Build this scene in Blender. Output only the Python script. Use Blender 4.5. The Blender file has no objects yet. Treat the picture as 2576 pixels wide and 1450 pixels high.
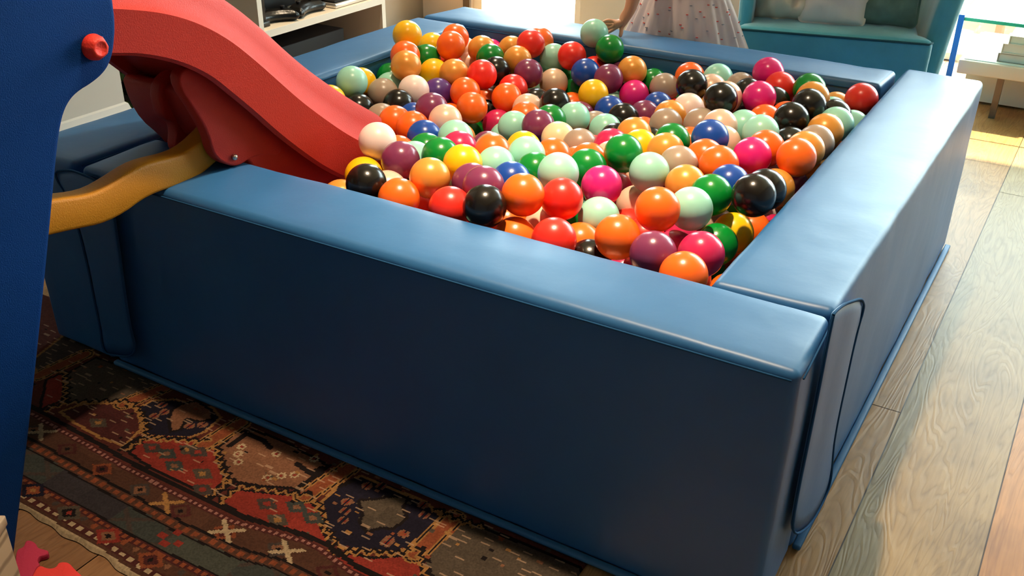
WORLD=10.5;SUN=18.0;EXPO=0.74
import json
D=json.loads(r"""{"cam":{"loc":[0.2389,-1.1302,1.1752],"f":2.512687068259764,"M":[[0.857006,0.515192,0.010894],[-0.251167,0.399162,0.881808],[-0.449952,0.75845,-0.471484]],"H":0.4608045991774561,"W":1.6292599482189583,"D":1.5998167540021193},"top_front":[[-1.417,-0.003],[0.007,0.01],[-0.002,0.198],[-1.42,0.201]],"top_right":[[-0.198,0.195],[0.0,0.205],[-0.001,1.615],[-0.203,1.626]],"top_back":[[-1.606,1.402],[-1.571,1.592],[-0.209,1.582],[-0.215,1.418]],"top_left":[[-1.607,1.376],[-1.414,1.37]],"flap_r":[[0.105,0.506],[0.117,0.51],[0.197,0.487],[0.278,0.456],[0.331,0.426],[0.35,0.404],[0.332,0.379],[0.322,0.334],[0.318,0.285],[0.309,0.217],[0.328,0.125],[0.348,0.058],[0.311,0.043],[0.222,0.051],[0.111,0.113],[0.087,0.172],[0.104,0.371]],"flap_l":[[-1.483,0.439],[-1.425,0.456],[-1.394,0.455],[-1.362,0.452],[-1.343,0.445],[-1.328,0.433],[-1.311,0.407],[-1.311,0.373],[-1.312,0.333],[-1.312,0.294],[-1.322,0.165],[-1.324,0.117],[-1.32,0.084],[-1.338,0.062],[-1.388,0.049],[-1.429,0.043],[-1.423,0.125],[-1.418,0.275],[-1.438,0.392]],"rim":[[0.166,0.782],[0.201,0.756],[0.251,0.712],[0.319,0.644],[0.388,0.587],[0.471,0.525],[0.548,0.472],[0.592,0.445]],"ridge":[[-0.092,0.832],[-0.048,0.819],[0.028,0.786],[0.091,0.74],[0.168,0.679],[0.242,0.612],[0.314,0.554],[0.404,0.484],[0.472,0.44]],"crease":[[-0.102,0.745],[-0.049,0.735],[0.022,0.707],[0.113,0.646],[0.181,0.568],[0.279,0.474],[0.403,0.369]],"low":[[0.141,0.595],[0.186,0.55],[0.286,0.462],[0.45,0.372],[0.637,0.236],[0.831,0.126]],"leg":[[-0.154,0.852],[-0.156,0.818],[-0.166,0.785],[-0.176,0.766],[-0.19,0.752],[-0.213,0.742],[-0.243,0.735],[-0.263,0.722],[-0.278,0.7],[-0.297,0.652],[-0.32,0.585],[-0.377,0.425],[-0.438,0.259],[-0.526,0.031]],"bolt":[[-0.207,0.795],[-0.199,0.792]],"lobeA":[[0.109,0.624],[0.111,0.549],[0.136,0.536],[0.139,0.513],[0.129,0.483],[0.143,0.465],[0.166,0.467],[0.208,0.478],[0.253,0.483],[0.343,0.466],[0.31,0.553],[0.196,0.638]],"lobeB":[[0.042,0.665],[0.083,0.588],[0.101,0.545],[0.105,0.509],[0.121,0.485],[0.153,0.464],[0.176,0.463],[0.194,0.468],[0.229,0.464],[0.296,0.444],[0.262,0.53],[0.151,0.638],[0.082,0.684]],"screw":[[0.154,0.485]],"brace_top":[[-0.27,0.529],[-0.216,0.522],[-0.144,0.504],[-0.099,0.509],[-0.042,0.522],[-0.0,0.52],[0.042,0.514],[0.081,0.516],[0.114,0.528],[0.144,0.542]],"brace_bot":[[-0.284,0.472],[-0.236,0.464],[-0.187,0.456],[-0.134,0.445],[-0.085,0.448],[-0.041,0.46],[0.002,0.461],[0.046,0.456],[0.092,0.458],[0.136,0.472],[0.187,0.489]],"rug":{"fill":{"navy1":[[-1.249,-0.089],[-1.245,-0.057],[-1.21,-0.031],[-1.123,-0.011],[-1.084,-0.027],[-1.076,-0.077],[-1.088,-0.107],[-1.158,-0.143],[-1.192,-0.134],[-1.213,-0.108]],"tan1":[[-1.169,-0.084],[-1.186,-0.058],[-1.185,-0.033],[-1.169,-0.01],[-1.117,-0.019],[-1.095,-0.038],[-1.108,-0.058],[-1.139,-0.065],[-1.121,-0.097],[-1.132,-0.112]],"red2":[[-1.159,-0.196],[-1.156,-0.155],[-1.108,-0.119],[-1.052,-0.1],[-1.021,-0.103],[-0.986,-0.131],[-0.935,-0.162],[-0.93,-0.204],[-0.969,-0.209],[-1.035,-0.21],[-1.097,-0.207]],"tan3":[[-1.018,-0.101],[-1.021,-0.047],[-1.002,-0.023],[-0.922,-0.019],[-0.803,-0.032],[-0.797,-0.083],[-0.803,-0.109],[-0.873,-0.143],[-0.914,-0.155],[-0.934,-0.161],[-0.978,-0.126]],"red4":[[-0.899,-0.21],[-0.897,-0.168],[-0.847,-0.149],[-0.784,-0.12],[-0.738,-0.135],[-0.704,-0.169],[-0.666,-0.191],[-0.696,-0.199],[-0.762,-0.205],[-0.846,-0.215]],"navy5":[[-0.749,-0.117],[-0.75,-0.06],[-0.734,-0.023],[-0.667,-0.022],[-0.592,-0.021],[-0.547,-0.036],[-0.539,-0.078],[-0.545,-0.122],[-0.559,-0.148],[-0.598,-0.167],[-0.644,-0.189],[-0.686,-0.17]],"tan5":[[-0.683,-0.092],[-0.695,-0.078],[-0.672,-0.061],[-0.658,-0.045],[-0.638,-0.03],[-0.623,-0.027],[-0.616,-0.054],[-0.594,-0.071],[-0.598,-0.106],[-0.617,-0.115],[-0.631,-0.136],[-0.659,-0.123],[-0.666,-0.103]],"red6":[[-0.643,-0.216],[-0.622,-0.19],[-0.587,-0.181],[-0.535,-0.141],[-0.509,-0.15],[-0.472,-0.195],[-0.51,-0.228],[-0.581,-0.226]],"olive7":[[-0.533,-0.098],[-0.53,-0.061],[-0.515,-0.034],[-0.466,-0.022],[-0.281,-0.02],[-0.258,-0.063],[-0.398,-0.198],[-0.457,-0.195]],"grey0":[[-1.477,-0.084],[-1.476,-0.008],[-1.351,0.004],[-1.251,-0.01],[-1.267,-0.059],[-1.28,-0.088],[-1.328,-0.118],[-1.386,-0.15],[-1.436,-0.121]],"red0":[[-1.493,-0.121],[-1.486,-0.085],[-1.436,-0.121],[-1.399,-0.154],[-1.408,-0.18],[-1.405,-0.203]],"red0b":[[-1.37,-0.181],[-1.353,-0.137],[-1.279,-0.089],[-1.238,-0.099],[-1.189,-0.132],[-1.172,-0.189],[-1.231,-0.196],[-1.309,-0.191]],"grey00":[[-1.583,-0.094],[-1.618,0.024],[-1.511,0.019],[-1.505,-0.017],[-1.519,-0.092],[-1.528,-0.115]]},"zig":{"z1":[[-1.28,-0.088],[-1.238,-0.099],[-1.184,-0.129],[-1.165,-0.155],[-1.161,-0.189]],"z2":[[-1.161,-0.189],[-1.156,-0.155],[-1.052,-0.1],[-1.051,-0.092]],"z3":[[-1.021,-0.103],[-0.985,-0.13],[-0.927,-0.163],[-0.929,-0.21]],"z4":[[-0.899,-0.21],[-0.898,-0.162],[-0.844,-0.141],[-0.784,-0.12]],"z5":[[-0.756,-0.122],[-0.721,-0.155],[-0.661,-0.189],[-0.66,-0.21]],"z6":[[-0.649,-0.209],[-0.608,-0.181],[-0.549,-0.15],[-0.538,-0.137]],"z7":[[-0.539,-0.124],[-0.501,-0.155],[-0.477,-0.177]],"z8":[[-0.565,-0.029],[-0.527,-0.035],[-0.471,-0.025]],"z0":[[-1.396,-0.189],[-1.383,-0.156],[-1.33,-0.116],[-1.28,-0.088]],"z00":[[-1.488,-0.081],[-1.434,-0.12],[-1.393,-0.154]]},"stripe":{"s1":[[-1.046,-0.111],[-1.038,-0.019]],"s2":[[-0.784,-0.12],[-0.767,-0.017]],"s3":[[-0.531,-0.136],[-0.526,-0.029]],"s4":[[-1.284,-0.095],[-1.261,-0.012]],"s5":[[-1.521,-0.12],[-1.509,-0.014]]},"black":{"k1":[[-1.17,-0.158],[-1.169,-0.202]],"k2":[[-0.922,-0.167],[-0.92,-0.214]],"k3":[[-0.808,-0.103],[-0.803,-0.032]],"k4":[[-1.004,-0.085],[-1.003,-0.039],[-0.963,-0.037],[-0.932,-0.048]],"k5":[[-0.857,-0.058],[-0.816,-0.067],[-0.812,-0.044]],"k6":[[-0.747,-0.065],[-0.739,-0.04]],"k7":[[-0.545,-0.128],[-0.541,-0.063]]}},"flowers":[[-0.981,-0.074],[-0.972,-0.094],[-0.953,-0.111],[-0.875,-0.117],[-0.858,-0.1],[-0.839,-0.085],[-0.84,-0.03],[-0.91,-0.055]],"rosettes":[[-1.216,-0.057],[-1.2,-0.092],[-1.194,-0.072],[-1.116,-0.079],[-1.097,-0.063],[-0.707,-0.04],[-0.685,-0.027],[-0.71,-0.093],[-0.697,-0.114],[-0.685,-0.134],[-0.591,-0.029],[-0.574,-0.049],[-0.576,-0.107],[-0.588,-0.132],[-0.587,-0.14]],"xs":[[-1.344,-0.244],[-0.978,-0.262],[-0.835,-0.259],[-0.715,-0.242]],"blobs":[[-1.275,-0.166],[-1.122,-0.166],[-1.085,-0.164],[-1.06,-0.134],[-1.04,-0.129],[-1.045,-0.182],[-0.984,-0.171],[-0.826,-0.171],[-0.776,-0.15],[-0.781,-0.193],[-0.95,-0.203],[-0.733,-0.157]],"motif":[[-1.199,-0.249],[-1.087,-0.252],[-1.025,-0.252],[-0.938,-0.259],[-0.869,-0.272],[-0.806,-0.255],[-1.152,-0.375],[-1.098,-0.375],[-1.033,-0.373],[-0.963,-0.379],[-0.858,-0.379],[-0.927,-0.378],[-1.21,-0.349],[-1.0,-0.378]],"redspots":[[-0.919,-0.322],[-0.903,-0.306],[-0.901,-0.335],[-0.882,-0.323]],"guard":[[-1.411,-0.215],[-1.23,-0.225],[-1.132,-0.232],[-1.022,-0.235],[-0.84,-0.235],[-0.713,-0.21],[-0.669,-0.21],[-0.594,-0.224]],"line2":[[-1.329,-0.279],[-1.159,-0.286],[-1.0,-0.291],[-0.907,-0.294],[-0.775,-0.287],[-0.702,-0.271],[-0.658,-0.272]],"line3":[[-1.244,-0.353],[-1.09,-0.353],[-0.972,-0.358],[-0.851,-0.355],[-0.792,-0.351]],"edge":[[-1.18,-0.403],[-1.079,-0.406],[-0.971,-0.408],[-0.895,-0.415]],"mat_pink":[[-1.092,-0.476],[-1.086,-0.466],[-1.096,-0.456],[-1.094,-0.45],[-1.078,-0.449],[-1.065,-0.455],[-1.051,-0.451],[-1.044,-0.45],[-1.039,-0.455],[-1.041,-0.46],[-1.047,-0.467],[-1.039,-0.475],[-1.028,-0.477],[-1.028,-0.486],[-1.016,-0.501],[-1.003,-0.523],[-1.018,-0.545],[-1.056,-0.503]],"mat_red":[[-1.027,-0.478],[-1.013,-0.477],[-1.005,-0.473],[-1.002,-0.467],[-1.007,-0.46],[-1.003,-0.454],[-0.992,-0.45],[-0.973,-0.455],[-0.951,-0.458],[-0.916,-0.469],[-0.887,-0.494],[-0.962,-0.54],[-1.003,-0.523],[-1.016,-0.501],[-1.027,-0.486]]}""")
BALLS=[
[-1393,1048,501,"yellow","yellow ball in the left heap, left of a yellow one"],
[-1392,1162,445,"yellow","yellow ball in the left heap, right of a yellow one"],
[-1379,1259,452,"orange","orange ball in the far left heap, right of a yellow one"],
[-1298,1117,471,"orange","orange ball in the left heap, left of an off white one"],
[-1390,1319,401,"white","off white ball in the far left heap"],
[-1337,1268,373,"pearl","pearly pink ball in the far left heap"],
[-1349,977,467,"orange","orange ball in the left heap, left of a dark green one"],
[-1301,915,462,"gold","gold ball left of the middle, right of a dark green one"],
[-1361,1090,432,"green","dark green ball in the left heap, left of a red one"],
[-1303,1041,412,"yellow","yellow ball in the left heap, right of an off white one"],
[-1227,1026,426,"gold","gold ball in the left heap"],
[-1329,1154,399,"red","red ball in the left heap, right of a yellow one"],
[-1394,969,403,"green","dark green ball in the left heap, right of a yellow one"],
[-1362,769,446,"mint","mint green ball left of the middle, right of a yellow one"],
[-1392,842,420,"yellow","yellow ball left of the middle"],
[-1352,670,424,"yellow","yellow ball below the slide end"],
[-1317,734,392,"black","black ball left of the middle, left of a taupe one"],
[-1390,779,373,"black","black ball left of the middle, left of a black one"],
[-1316,833,407,"taupe","taupe ball left of the middle, right of a yellow one"],
[-1347,906,400,"mint","mint green ball left of the middle, right of a taupe one"],
[-1252,879,414,"white","off white ball left of the middle"],
[-1231,956,391,"violet","violet ball in the left heap"],
[-1108,754,424,"purple","plum ball left of the middle"],
[-1154,968,402,"orange","orange ball in the left heap, right of a violet one"],
[-1098,914,386,"orange","orange ball left of the middle, right of an orange one"],
[-1149,1041,432,"red","red ball in the left heap, right of a pearly pink one"],
[-1170,1145,414,"black","black ball in the left heap, right of a red one"],
[-1208,1159,316,"orange","orange ball in the left heap, right of an orange one"],
[-1164,1094,308,"black","black ball in the left heap, right of an orange one"],
[-1238,725,383,"taupe","taupe ball left of the middle, right of a black one"],
[-1170,689,399,"orange","orange ball left of the middle, right of a taupe one"],
[-1097,661,406,"orange","orange ball below the slide end, right of an orange one"],
[-1041,713,418,"pearl","pearly pink ball left of the middle"],
[-1174,770,384,"blue","blue ball left of the middle"],
[-1244,802,398,"black","black ball left of the middle, right of a taupe one"],
[-1166,914,345,"orange","orange ball left of the middle, right of a pearly pink one"],
[-1286,1255,432,"gold","gold ball in the far left heap, right of an off white one"],
[-1324,1361,395,"magenta","hot pink ball in the far left heap"],
[-1225,1204,428,"green","dark green ball in the far left heap, right of a gold one"],
[-1248,1357,415,"gold","gold ball in the far left heap, right of a hot pink one"],
[-1147,1220,430,"gold","gold ball in the far left heap, right of a black one"],
[-1145,1289,461,"red","red ball in the far left heap"],
[-1159,1365,450,"orange","orange ball in the far left heap, right of a red one"],
[-1094,1332,420,"mint","mint green ball in the far left heap, right of an orange one"],
[-1023,1306,441,"red","red ball along the back wall, right of a mint green one"],
[-978,1360,395,"red","red ball along the back wall, right of a blue one"],
[-935,1360,461,"green","dark green ball along the back wall, right of a mint green one"],
[-1086,1176,413,"purple","plum ball in the left heap"],
[-1153,1360,350,"mint","mint green ball in the far left heap, right of a plum one"],
[-1041,1238,379,"pearltaupe","pearly beige ball in the far left heap"],
[-1119,1289,343,"mint","mint green ball in the far left heap, behind a black one"],
[-960,1268,412,"blue","blue ball along the back wall, right of a dark green one"],
[-1057,1360,349,"green","dark green ball in the far left heap, right of a pearly beige one"],
[-1007,1300,342,"green","dark green ball along the back wall, right of a black one"],
[-878,1243,415,"purple","plum ball along the back wall, right of a red one"],
[-899,1360,391,"purple","plum ball along the back wall, right of a plum one"],
[-841,1310,427,"gold","gold ball along the back wall, right of a plum one"],
[-800,1363,387,"green","dark green ball along the back wall, right of a hot pink one"],
[-807,1257,379,"magenta","hot pink ball along the back wall"],
[-884,1168,391,"yellow","yellow ball beyond the middle"],
[-887,1316,320,"mint","mint green ball along the back wall, right of a blue one"],
[-744,1308,396,"taupe","taupe ball along the back wall, right of a dark green one"],
[-1091,1104,387,"red","red ball in the left heap, right of a taupe one"],
[-1066,1030,386,"orange","orange ball in the left heap, right of a taupe one"],
[-991,1011,375,"pearl","pearly pink ball beyond the middle"],
[-952,933,381,"orange","orange ball in the middle, left of a plum one"],
[-918,1022,398,"black","black ball beyond the middle, right of a black one"],
[-1015,1098,363,"black","black ball beyond the middle, right of a pearly pink one"],
[-977,1228,325,"orange","orange ball along the back wall, right of a black one"],
[-818,1133,367,"blue","blue ball beyond the middle"],
[-888,1102,348,"purple","plum ball beyond the middle, right of a mint green one"],
[-847,991,383,"mint","mint green ball beyond the middle, right of a black one"],
[-875,919,391,"green","dark green ball in the middle, right of a plum one"],
[-820,1057,347,"taupe","taupe ball beyond the middle, left of a mint green one"],
[-759,988,370,"mint","mint green ball beyond the middle, right of a taupe one"],
[-748,1066,378,"black","black ball beyond the middle, right of a blue one"],
[-724,1141,369,"purple","plum ball beyond the middle, right of a black one"],
[-722,1220,371,"blue","blue ball along the back wall, right of a plum one"],
[-692,1287,341,"red","red ball along the back wall, right of a gold one"],
[-628,1073,404,"gold","gold ball beyond the middle"],
[-607,997,408,"taupe","taupe ball beyond the middle, left of an off white one"],
[-864,841,402,"purple","plum ball in the middle, right of an orange one"],
[-939,856,381,"mint","mint green ball in the middle, right of a mint green one"],
[-1003,920,323,"mint","mint green ball in the middle, right of a taupe one"],
[-1059,975,331,"raspberry","raspberry ball in the left heap"],
[-696,1362,420,"orange","orange ball along the back wall, right of a taupe one"],
[-633,1214,445,"black","black ball along the back wall"],
[-618,1362,428,"mint","mint green ball along the back wall, right of a black one"],
[-606,1284,421,"pearl","pearly pink ball along the back wall"],
[-545,1333,423,"taupe","taupe ball along the back wall, right of a pearly pink one"],
[-487,1363,464,"magenta","hot pink ball in the far right corner"],
[-436,1306,448,"red","red ball in the far right corner, right of a hot pink one"],
[-502,1267,431,"black","black ball in the far right corner, right of a taupe one"],
[-441,1159,460,"magenta","hot pink ball far up the right wall"],
[-502,1060,471,"black","black ball far up the right wall, right of a gold one"],
[-516,1136,453,"pearl","pearly pink ball far up the right wall, right of a black one"],
[-493,1193,404,"black","black ball in the far right corner, right of a pearly pink one"],
[-425,1231,431,"black","black ball in the far right corner, right of a hot pink one"],
[-360,1294,459,"green","dark green ball in the far right corner"],
[-331,1221,461,"gold","gold ball in the far right corner, right of an orange one"],
[-383,1360,417,"orange","orange ball in the far right corner"],
[-314,1126,471,"black","black ball far up the right wall, in front of a gold one"],
[-306,1362,404,"gold","gold ball in the far right corner, right of a gold one"],
[-242,1337,443,"red","red ball in the far right corner, right of a gold one"],
[-266,1179,440,"black","black ball far up the right wall, behind a mint green one"],
[-296,1286,413,"mint","mint green ball in the far right corner, right of a gold one"],
[-242,1104,446,"mint","mint green ball far up the right wall, right of a gold one"],
[-234,1240,403,"mint","mint green ball in the far right corner, right of a mint green one"],
[-374,1172,418,"orange","orange ball far up the right wall, right of an orange one"],
[-329,1049,457,"black","black ball far up the right wall, left of a black one"],
[-403,1099,425,"orange","orange ball far up the right wall, right of a mint green one"],
[-429,1025,428,"mint","mint green ball far up the right wall, right of a pearly pink one"],
[-361,934,454,"mint","mint green ball right of the middle"],
[-245,1025,452,"gold","gold ball far up the right wall"],
[-243,943,450,"taupe","taupe ball right of the middle"],
[-307,982,423,"black","black ball far up the right wall, left of a gold one"],
[-243,864,459,"gold","gold ball right of the middle, right of an orange one"],
[-239,785,469,"orange","orange ball right of the middle, right of a plum one"],
[-325,864,446,"orange","orange ball right of the middle, right of a hot pink one"],
[-329,785,453,"magenta","hot pink ball right of the middle"],
[-432,813,464,"blue","blue ball right of the middle"],
[-427,885,431,"pearl","pearly pink ball right of the middle, right of a blue one"],
[-382,825,405,"green","dark green ball right of the middle, right of an orange one"],
[-540,1120,365,"orange","orange ball far up the right wall, right of a taupe one"],
[-523,1000,423,"taupe","taupe ball far up the right wall"],
[-461,955,443,"pearl","pearly pink ball far up the right wall, right of a blue one"],
[-612,1150,404,"white","off white ball beyond the middle"],
[-573,1218,393,"gold","gold ball along the back wall, right of an off white one"],
[-721,1360,331,"green","dark green ball along the back wall, right of a gold one"],
[-1016,428,460,"white","pearly white ball at the tip of the red slide"],
[-933,395,445,"purple","plum ball against the front wall, right of an orange one"],
[-1014,375,401,"yellow","yellow ball against the front wall"],
[-912,258,445,"black","black ball against the front wall, left of a pearly pink one"],
[-1015,300,376,"gold","gold ball against the front wall, left of a black one"],
[-815,331,454,"gold","gold ball against the front wall, right of a mint green one"],
[-834,256,433,"orange","orange ball against the front wall, right of a pearly pink one"],
[-864,367,362,"red","red ball against the front wall, right of an orange one"],
[-717,256,442,"red","red ball against the front wall, right of a red one"],
[-641,254,463,"black","black ball against the front wall, right of an off white one"],
[-747,375,443,"purple","plum ball against the front wall, right of an off white one"],
[-689,326,465,"purple","plum ball against the front wall, right of a plum one"],
[-804,429,453,"yellow","yellow ball in the near centre"],
[-878,458,445,"green","dark green ball in the near centre, right of a dark green one"],
[-975,543,411,"green","dark green ball in the near centre, right of a mint green one"],
[-1032,616,409,"blue","blue ball below the slide end"],
[-955,627,420,"mint","mint green ball in the near centre, left of a gold one"],
[-899,558,425,"raspberry","raspberry ball in the near centre, right of a dark green one"],
[-820,567,431,"orange","orange ball in the near centre, right of a plum one"],
[-966,778,348,"purple","plum ball in the middle, right of a dark green one"],
[-917,719,371,"taupe","taupe ball in the middle, right of a plum one"],
[-768,497,435,"mint","mint green ball in the near centre, left of a blue one"],
[-952,468,419,"mint","mint green ball in the near centre, left of a dark green one"],
[-1052,542,391,"orange","orange ball below the slide end, right of an off white one"],
[-694,434,438,"blue","blue ball in the near centre"],
[-917,328,407,"pearl","pearly pink ball against the front wall, right of a black one"],
[-793,810,394,"cream","cream ball in the middle"],
[-721,779,400,"taupe","taupe ball in the middle, right of a cream one"],
[-716,643,419,"orange","orange ball in the near centre, right of a dark green one"],
[-739,570,440,"mint","mint green ball in the near centre, right of a mint green one"],
[-829,713,393,"yellow","yellow ball in the middle, right of a mint green one"],
[-854,778,356,"blue","blue ball in the middle"],
[-685,512,434,"green","dark green ball in the near centre, right of a blue one"],
[-597,446,472,"mint","mint green ball in the near centre, behind a red one"],
[-620,622,434,"orange","orange ball in the near centre, right of an orange one"],
[-730,839,350,"green","dark green ball in the middle, right of an orange one"],
[-588,551,449,"green","dark green ball in the near centre, right of an orange one"],
[-547,630,464,"green","dark green ball in the near centre, left of a yellow one"],
[-644,780,414,"raspberry","raspberry ball in the middle"],
[-570,767,430,"yellow","yellow ball in the middle, right of a dark green one"],
[-613,923,382,"black","black ball in the middle, right of a yellow one"],
[-625,856,422,"gold","gold ball in the middle"],
[-688,897,385,"black","black ball in the middle, right of a mint green one"],
[-750,916,338,"red","red ball in the middle"],
[-672,1018,369,"orange","orange ball beyond the middle"],
[-523,831,434,"green","dark green ball right of the middle, right of a black one"],
[-498,735,445,"gold","gold ball right of the middle, behind a taupe one"],
[-509,904,407,"orange","orange ball right of the middle, right of a dark green one"],
[-440,664,450,"taupe","taupe ball near the right wall, right of a gold one"],
[-469,585,455,"mint","mint green ball near the right wall, right of a pearly pink one"],
[-529,498,443,"magenta","hot pink ball near the right wall"],
[-565,643,375,"raspberry","raspberry ball in the near centre, right of a hot pink one"],
[-539,717,378,"pearl","pearly pink ball right of the middle, right of a raspberry one"],
[-554,383,451,"red","red ball against the front wall, right of a dark green one"],
[-602,322,470,"orange","orange ball against the front wall, right of a blue one"],
[-501,434,407,"mint","mint green ball near the right wall, right of a dark green one"],
[-499,600,373,"pearl","pearly pink ball near the right wall"],
[-361,374,479,"orange","orange ball in the nearest corner, right of a pearly pink one"],
[-390,580,447,"gold","gold ball near the right wall"],
[-481,526,354,"red","red ball near the right wall, right of an orange one"],
[-689,709,386,"orange","orange ball in the middle, left of a dark green one"],
[-604,697,418,"pearl","pearly pink ball in the middle"],
[-593,393,383,"pearl","pearly pink ball against the front wall, right of an orange one"],
[-413,739,447,"orange","orange ball right of the middle, behind a gold one"],
[-362,680,461,"orange","orange ball right of the middle, left of a hot pink one"],
[-316,617,451,"blue","blue ball near the right wall"],
[-323,538,456,"green","dark green ball near the right wall, right of a mint green one"],
[-327,447,461,"mint","mint green ball near the right wall, right of an orange one"],
[-238,520,481,"black","black ball near the right wall, right of a dark green one"],
[-241,598,464,"black","black ball near the right wall, right of a black one"],
[-258,727,418,"gold","gold ball right of the middle, left of a plum one"],
[-314,937,358,"purple","plum ball right of the middle, right of a black one"],
[-265,876,369,"purple","plum ball right of the middle, right of a gold one"],
[-281,681,338,"orange","orange ball right of the middle, right of a yellow one"],
[-601,293,395,"orange","orange ball against the front wall, in front of an orange one"],
[-499,254,433,"red","red ball in the nearest corner"],
[-450,297,387,"black","black ball in the nearest corner"],
[-399,298,446,"orange","orange ball in the nearest corner, right of a mint green one"],
[-500,359,383,"orange","orange ball in the nearest corner, right of a red one"],
[-671,381,372,"orange","orange ball against the front wall, in front of a black one"],
[-323,277,442,"purple","plum ball in the nearest corner"],
[-259,331,436,"raspberry","raspberry ball in the nearest corner, right of a raspberry one"],
[-349,446,371,"raspberry","raspberry ball near the right wall, right of a plum one"],
[-253,239,438,"orange","orange ball in the nearest corner, right of a plum one"],
[-283,571,375,"yellow","yellow ball near the right wall"],
[-287,492,382,"green","dark green ball near the right wall, right of a raspberry one"],
[-423,474,368,"red","red ball near the right wall, right of a red one"],
[-336,626,353,"taupe","taupe ball near the right wall, right of a raspberry one"],
[-1009,1410,484,"mint","mint green ball just below the child's reaching hand"],
[-1148,980,291,"green","dark green ball in the left heap, left of a plum one"],
[-360,528,371,"raspberry","raspberry ball near the right wall, right of an orange one"],
[-597,519,356,"green","dark green ball in the near centre, in front of a red one"],
[-347,757,356,"green","dark green ball right of the middle, right of a dark green one"],
[-1309,769,241,"orange","orange ball left of the middle, behind a yellow one"],
[-1050,784,351,"gold","gold ball left of the middle, right of a mint green one"],
[-319,861,298,"white","off white ball right of the middle"],
[-1249,1242,297,"taupe","taupe ball in the far left heap"],
[-365,348,371,"raspberry","raspberry ball in the nearest corner, right of an orange one"],
[-883,526,354,"white","off white ball in the near centre, right of a gold one"],
[-269,798,290,"raspberry","raspberry ball right of the middle"],
[-1218,1053,351,"magenta","hot pink ball in the left heap"],
[-1318,722,307,"taupe","taupe ball left of the middle, left of an off white one"]]
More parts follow.
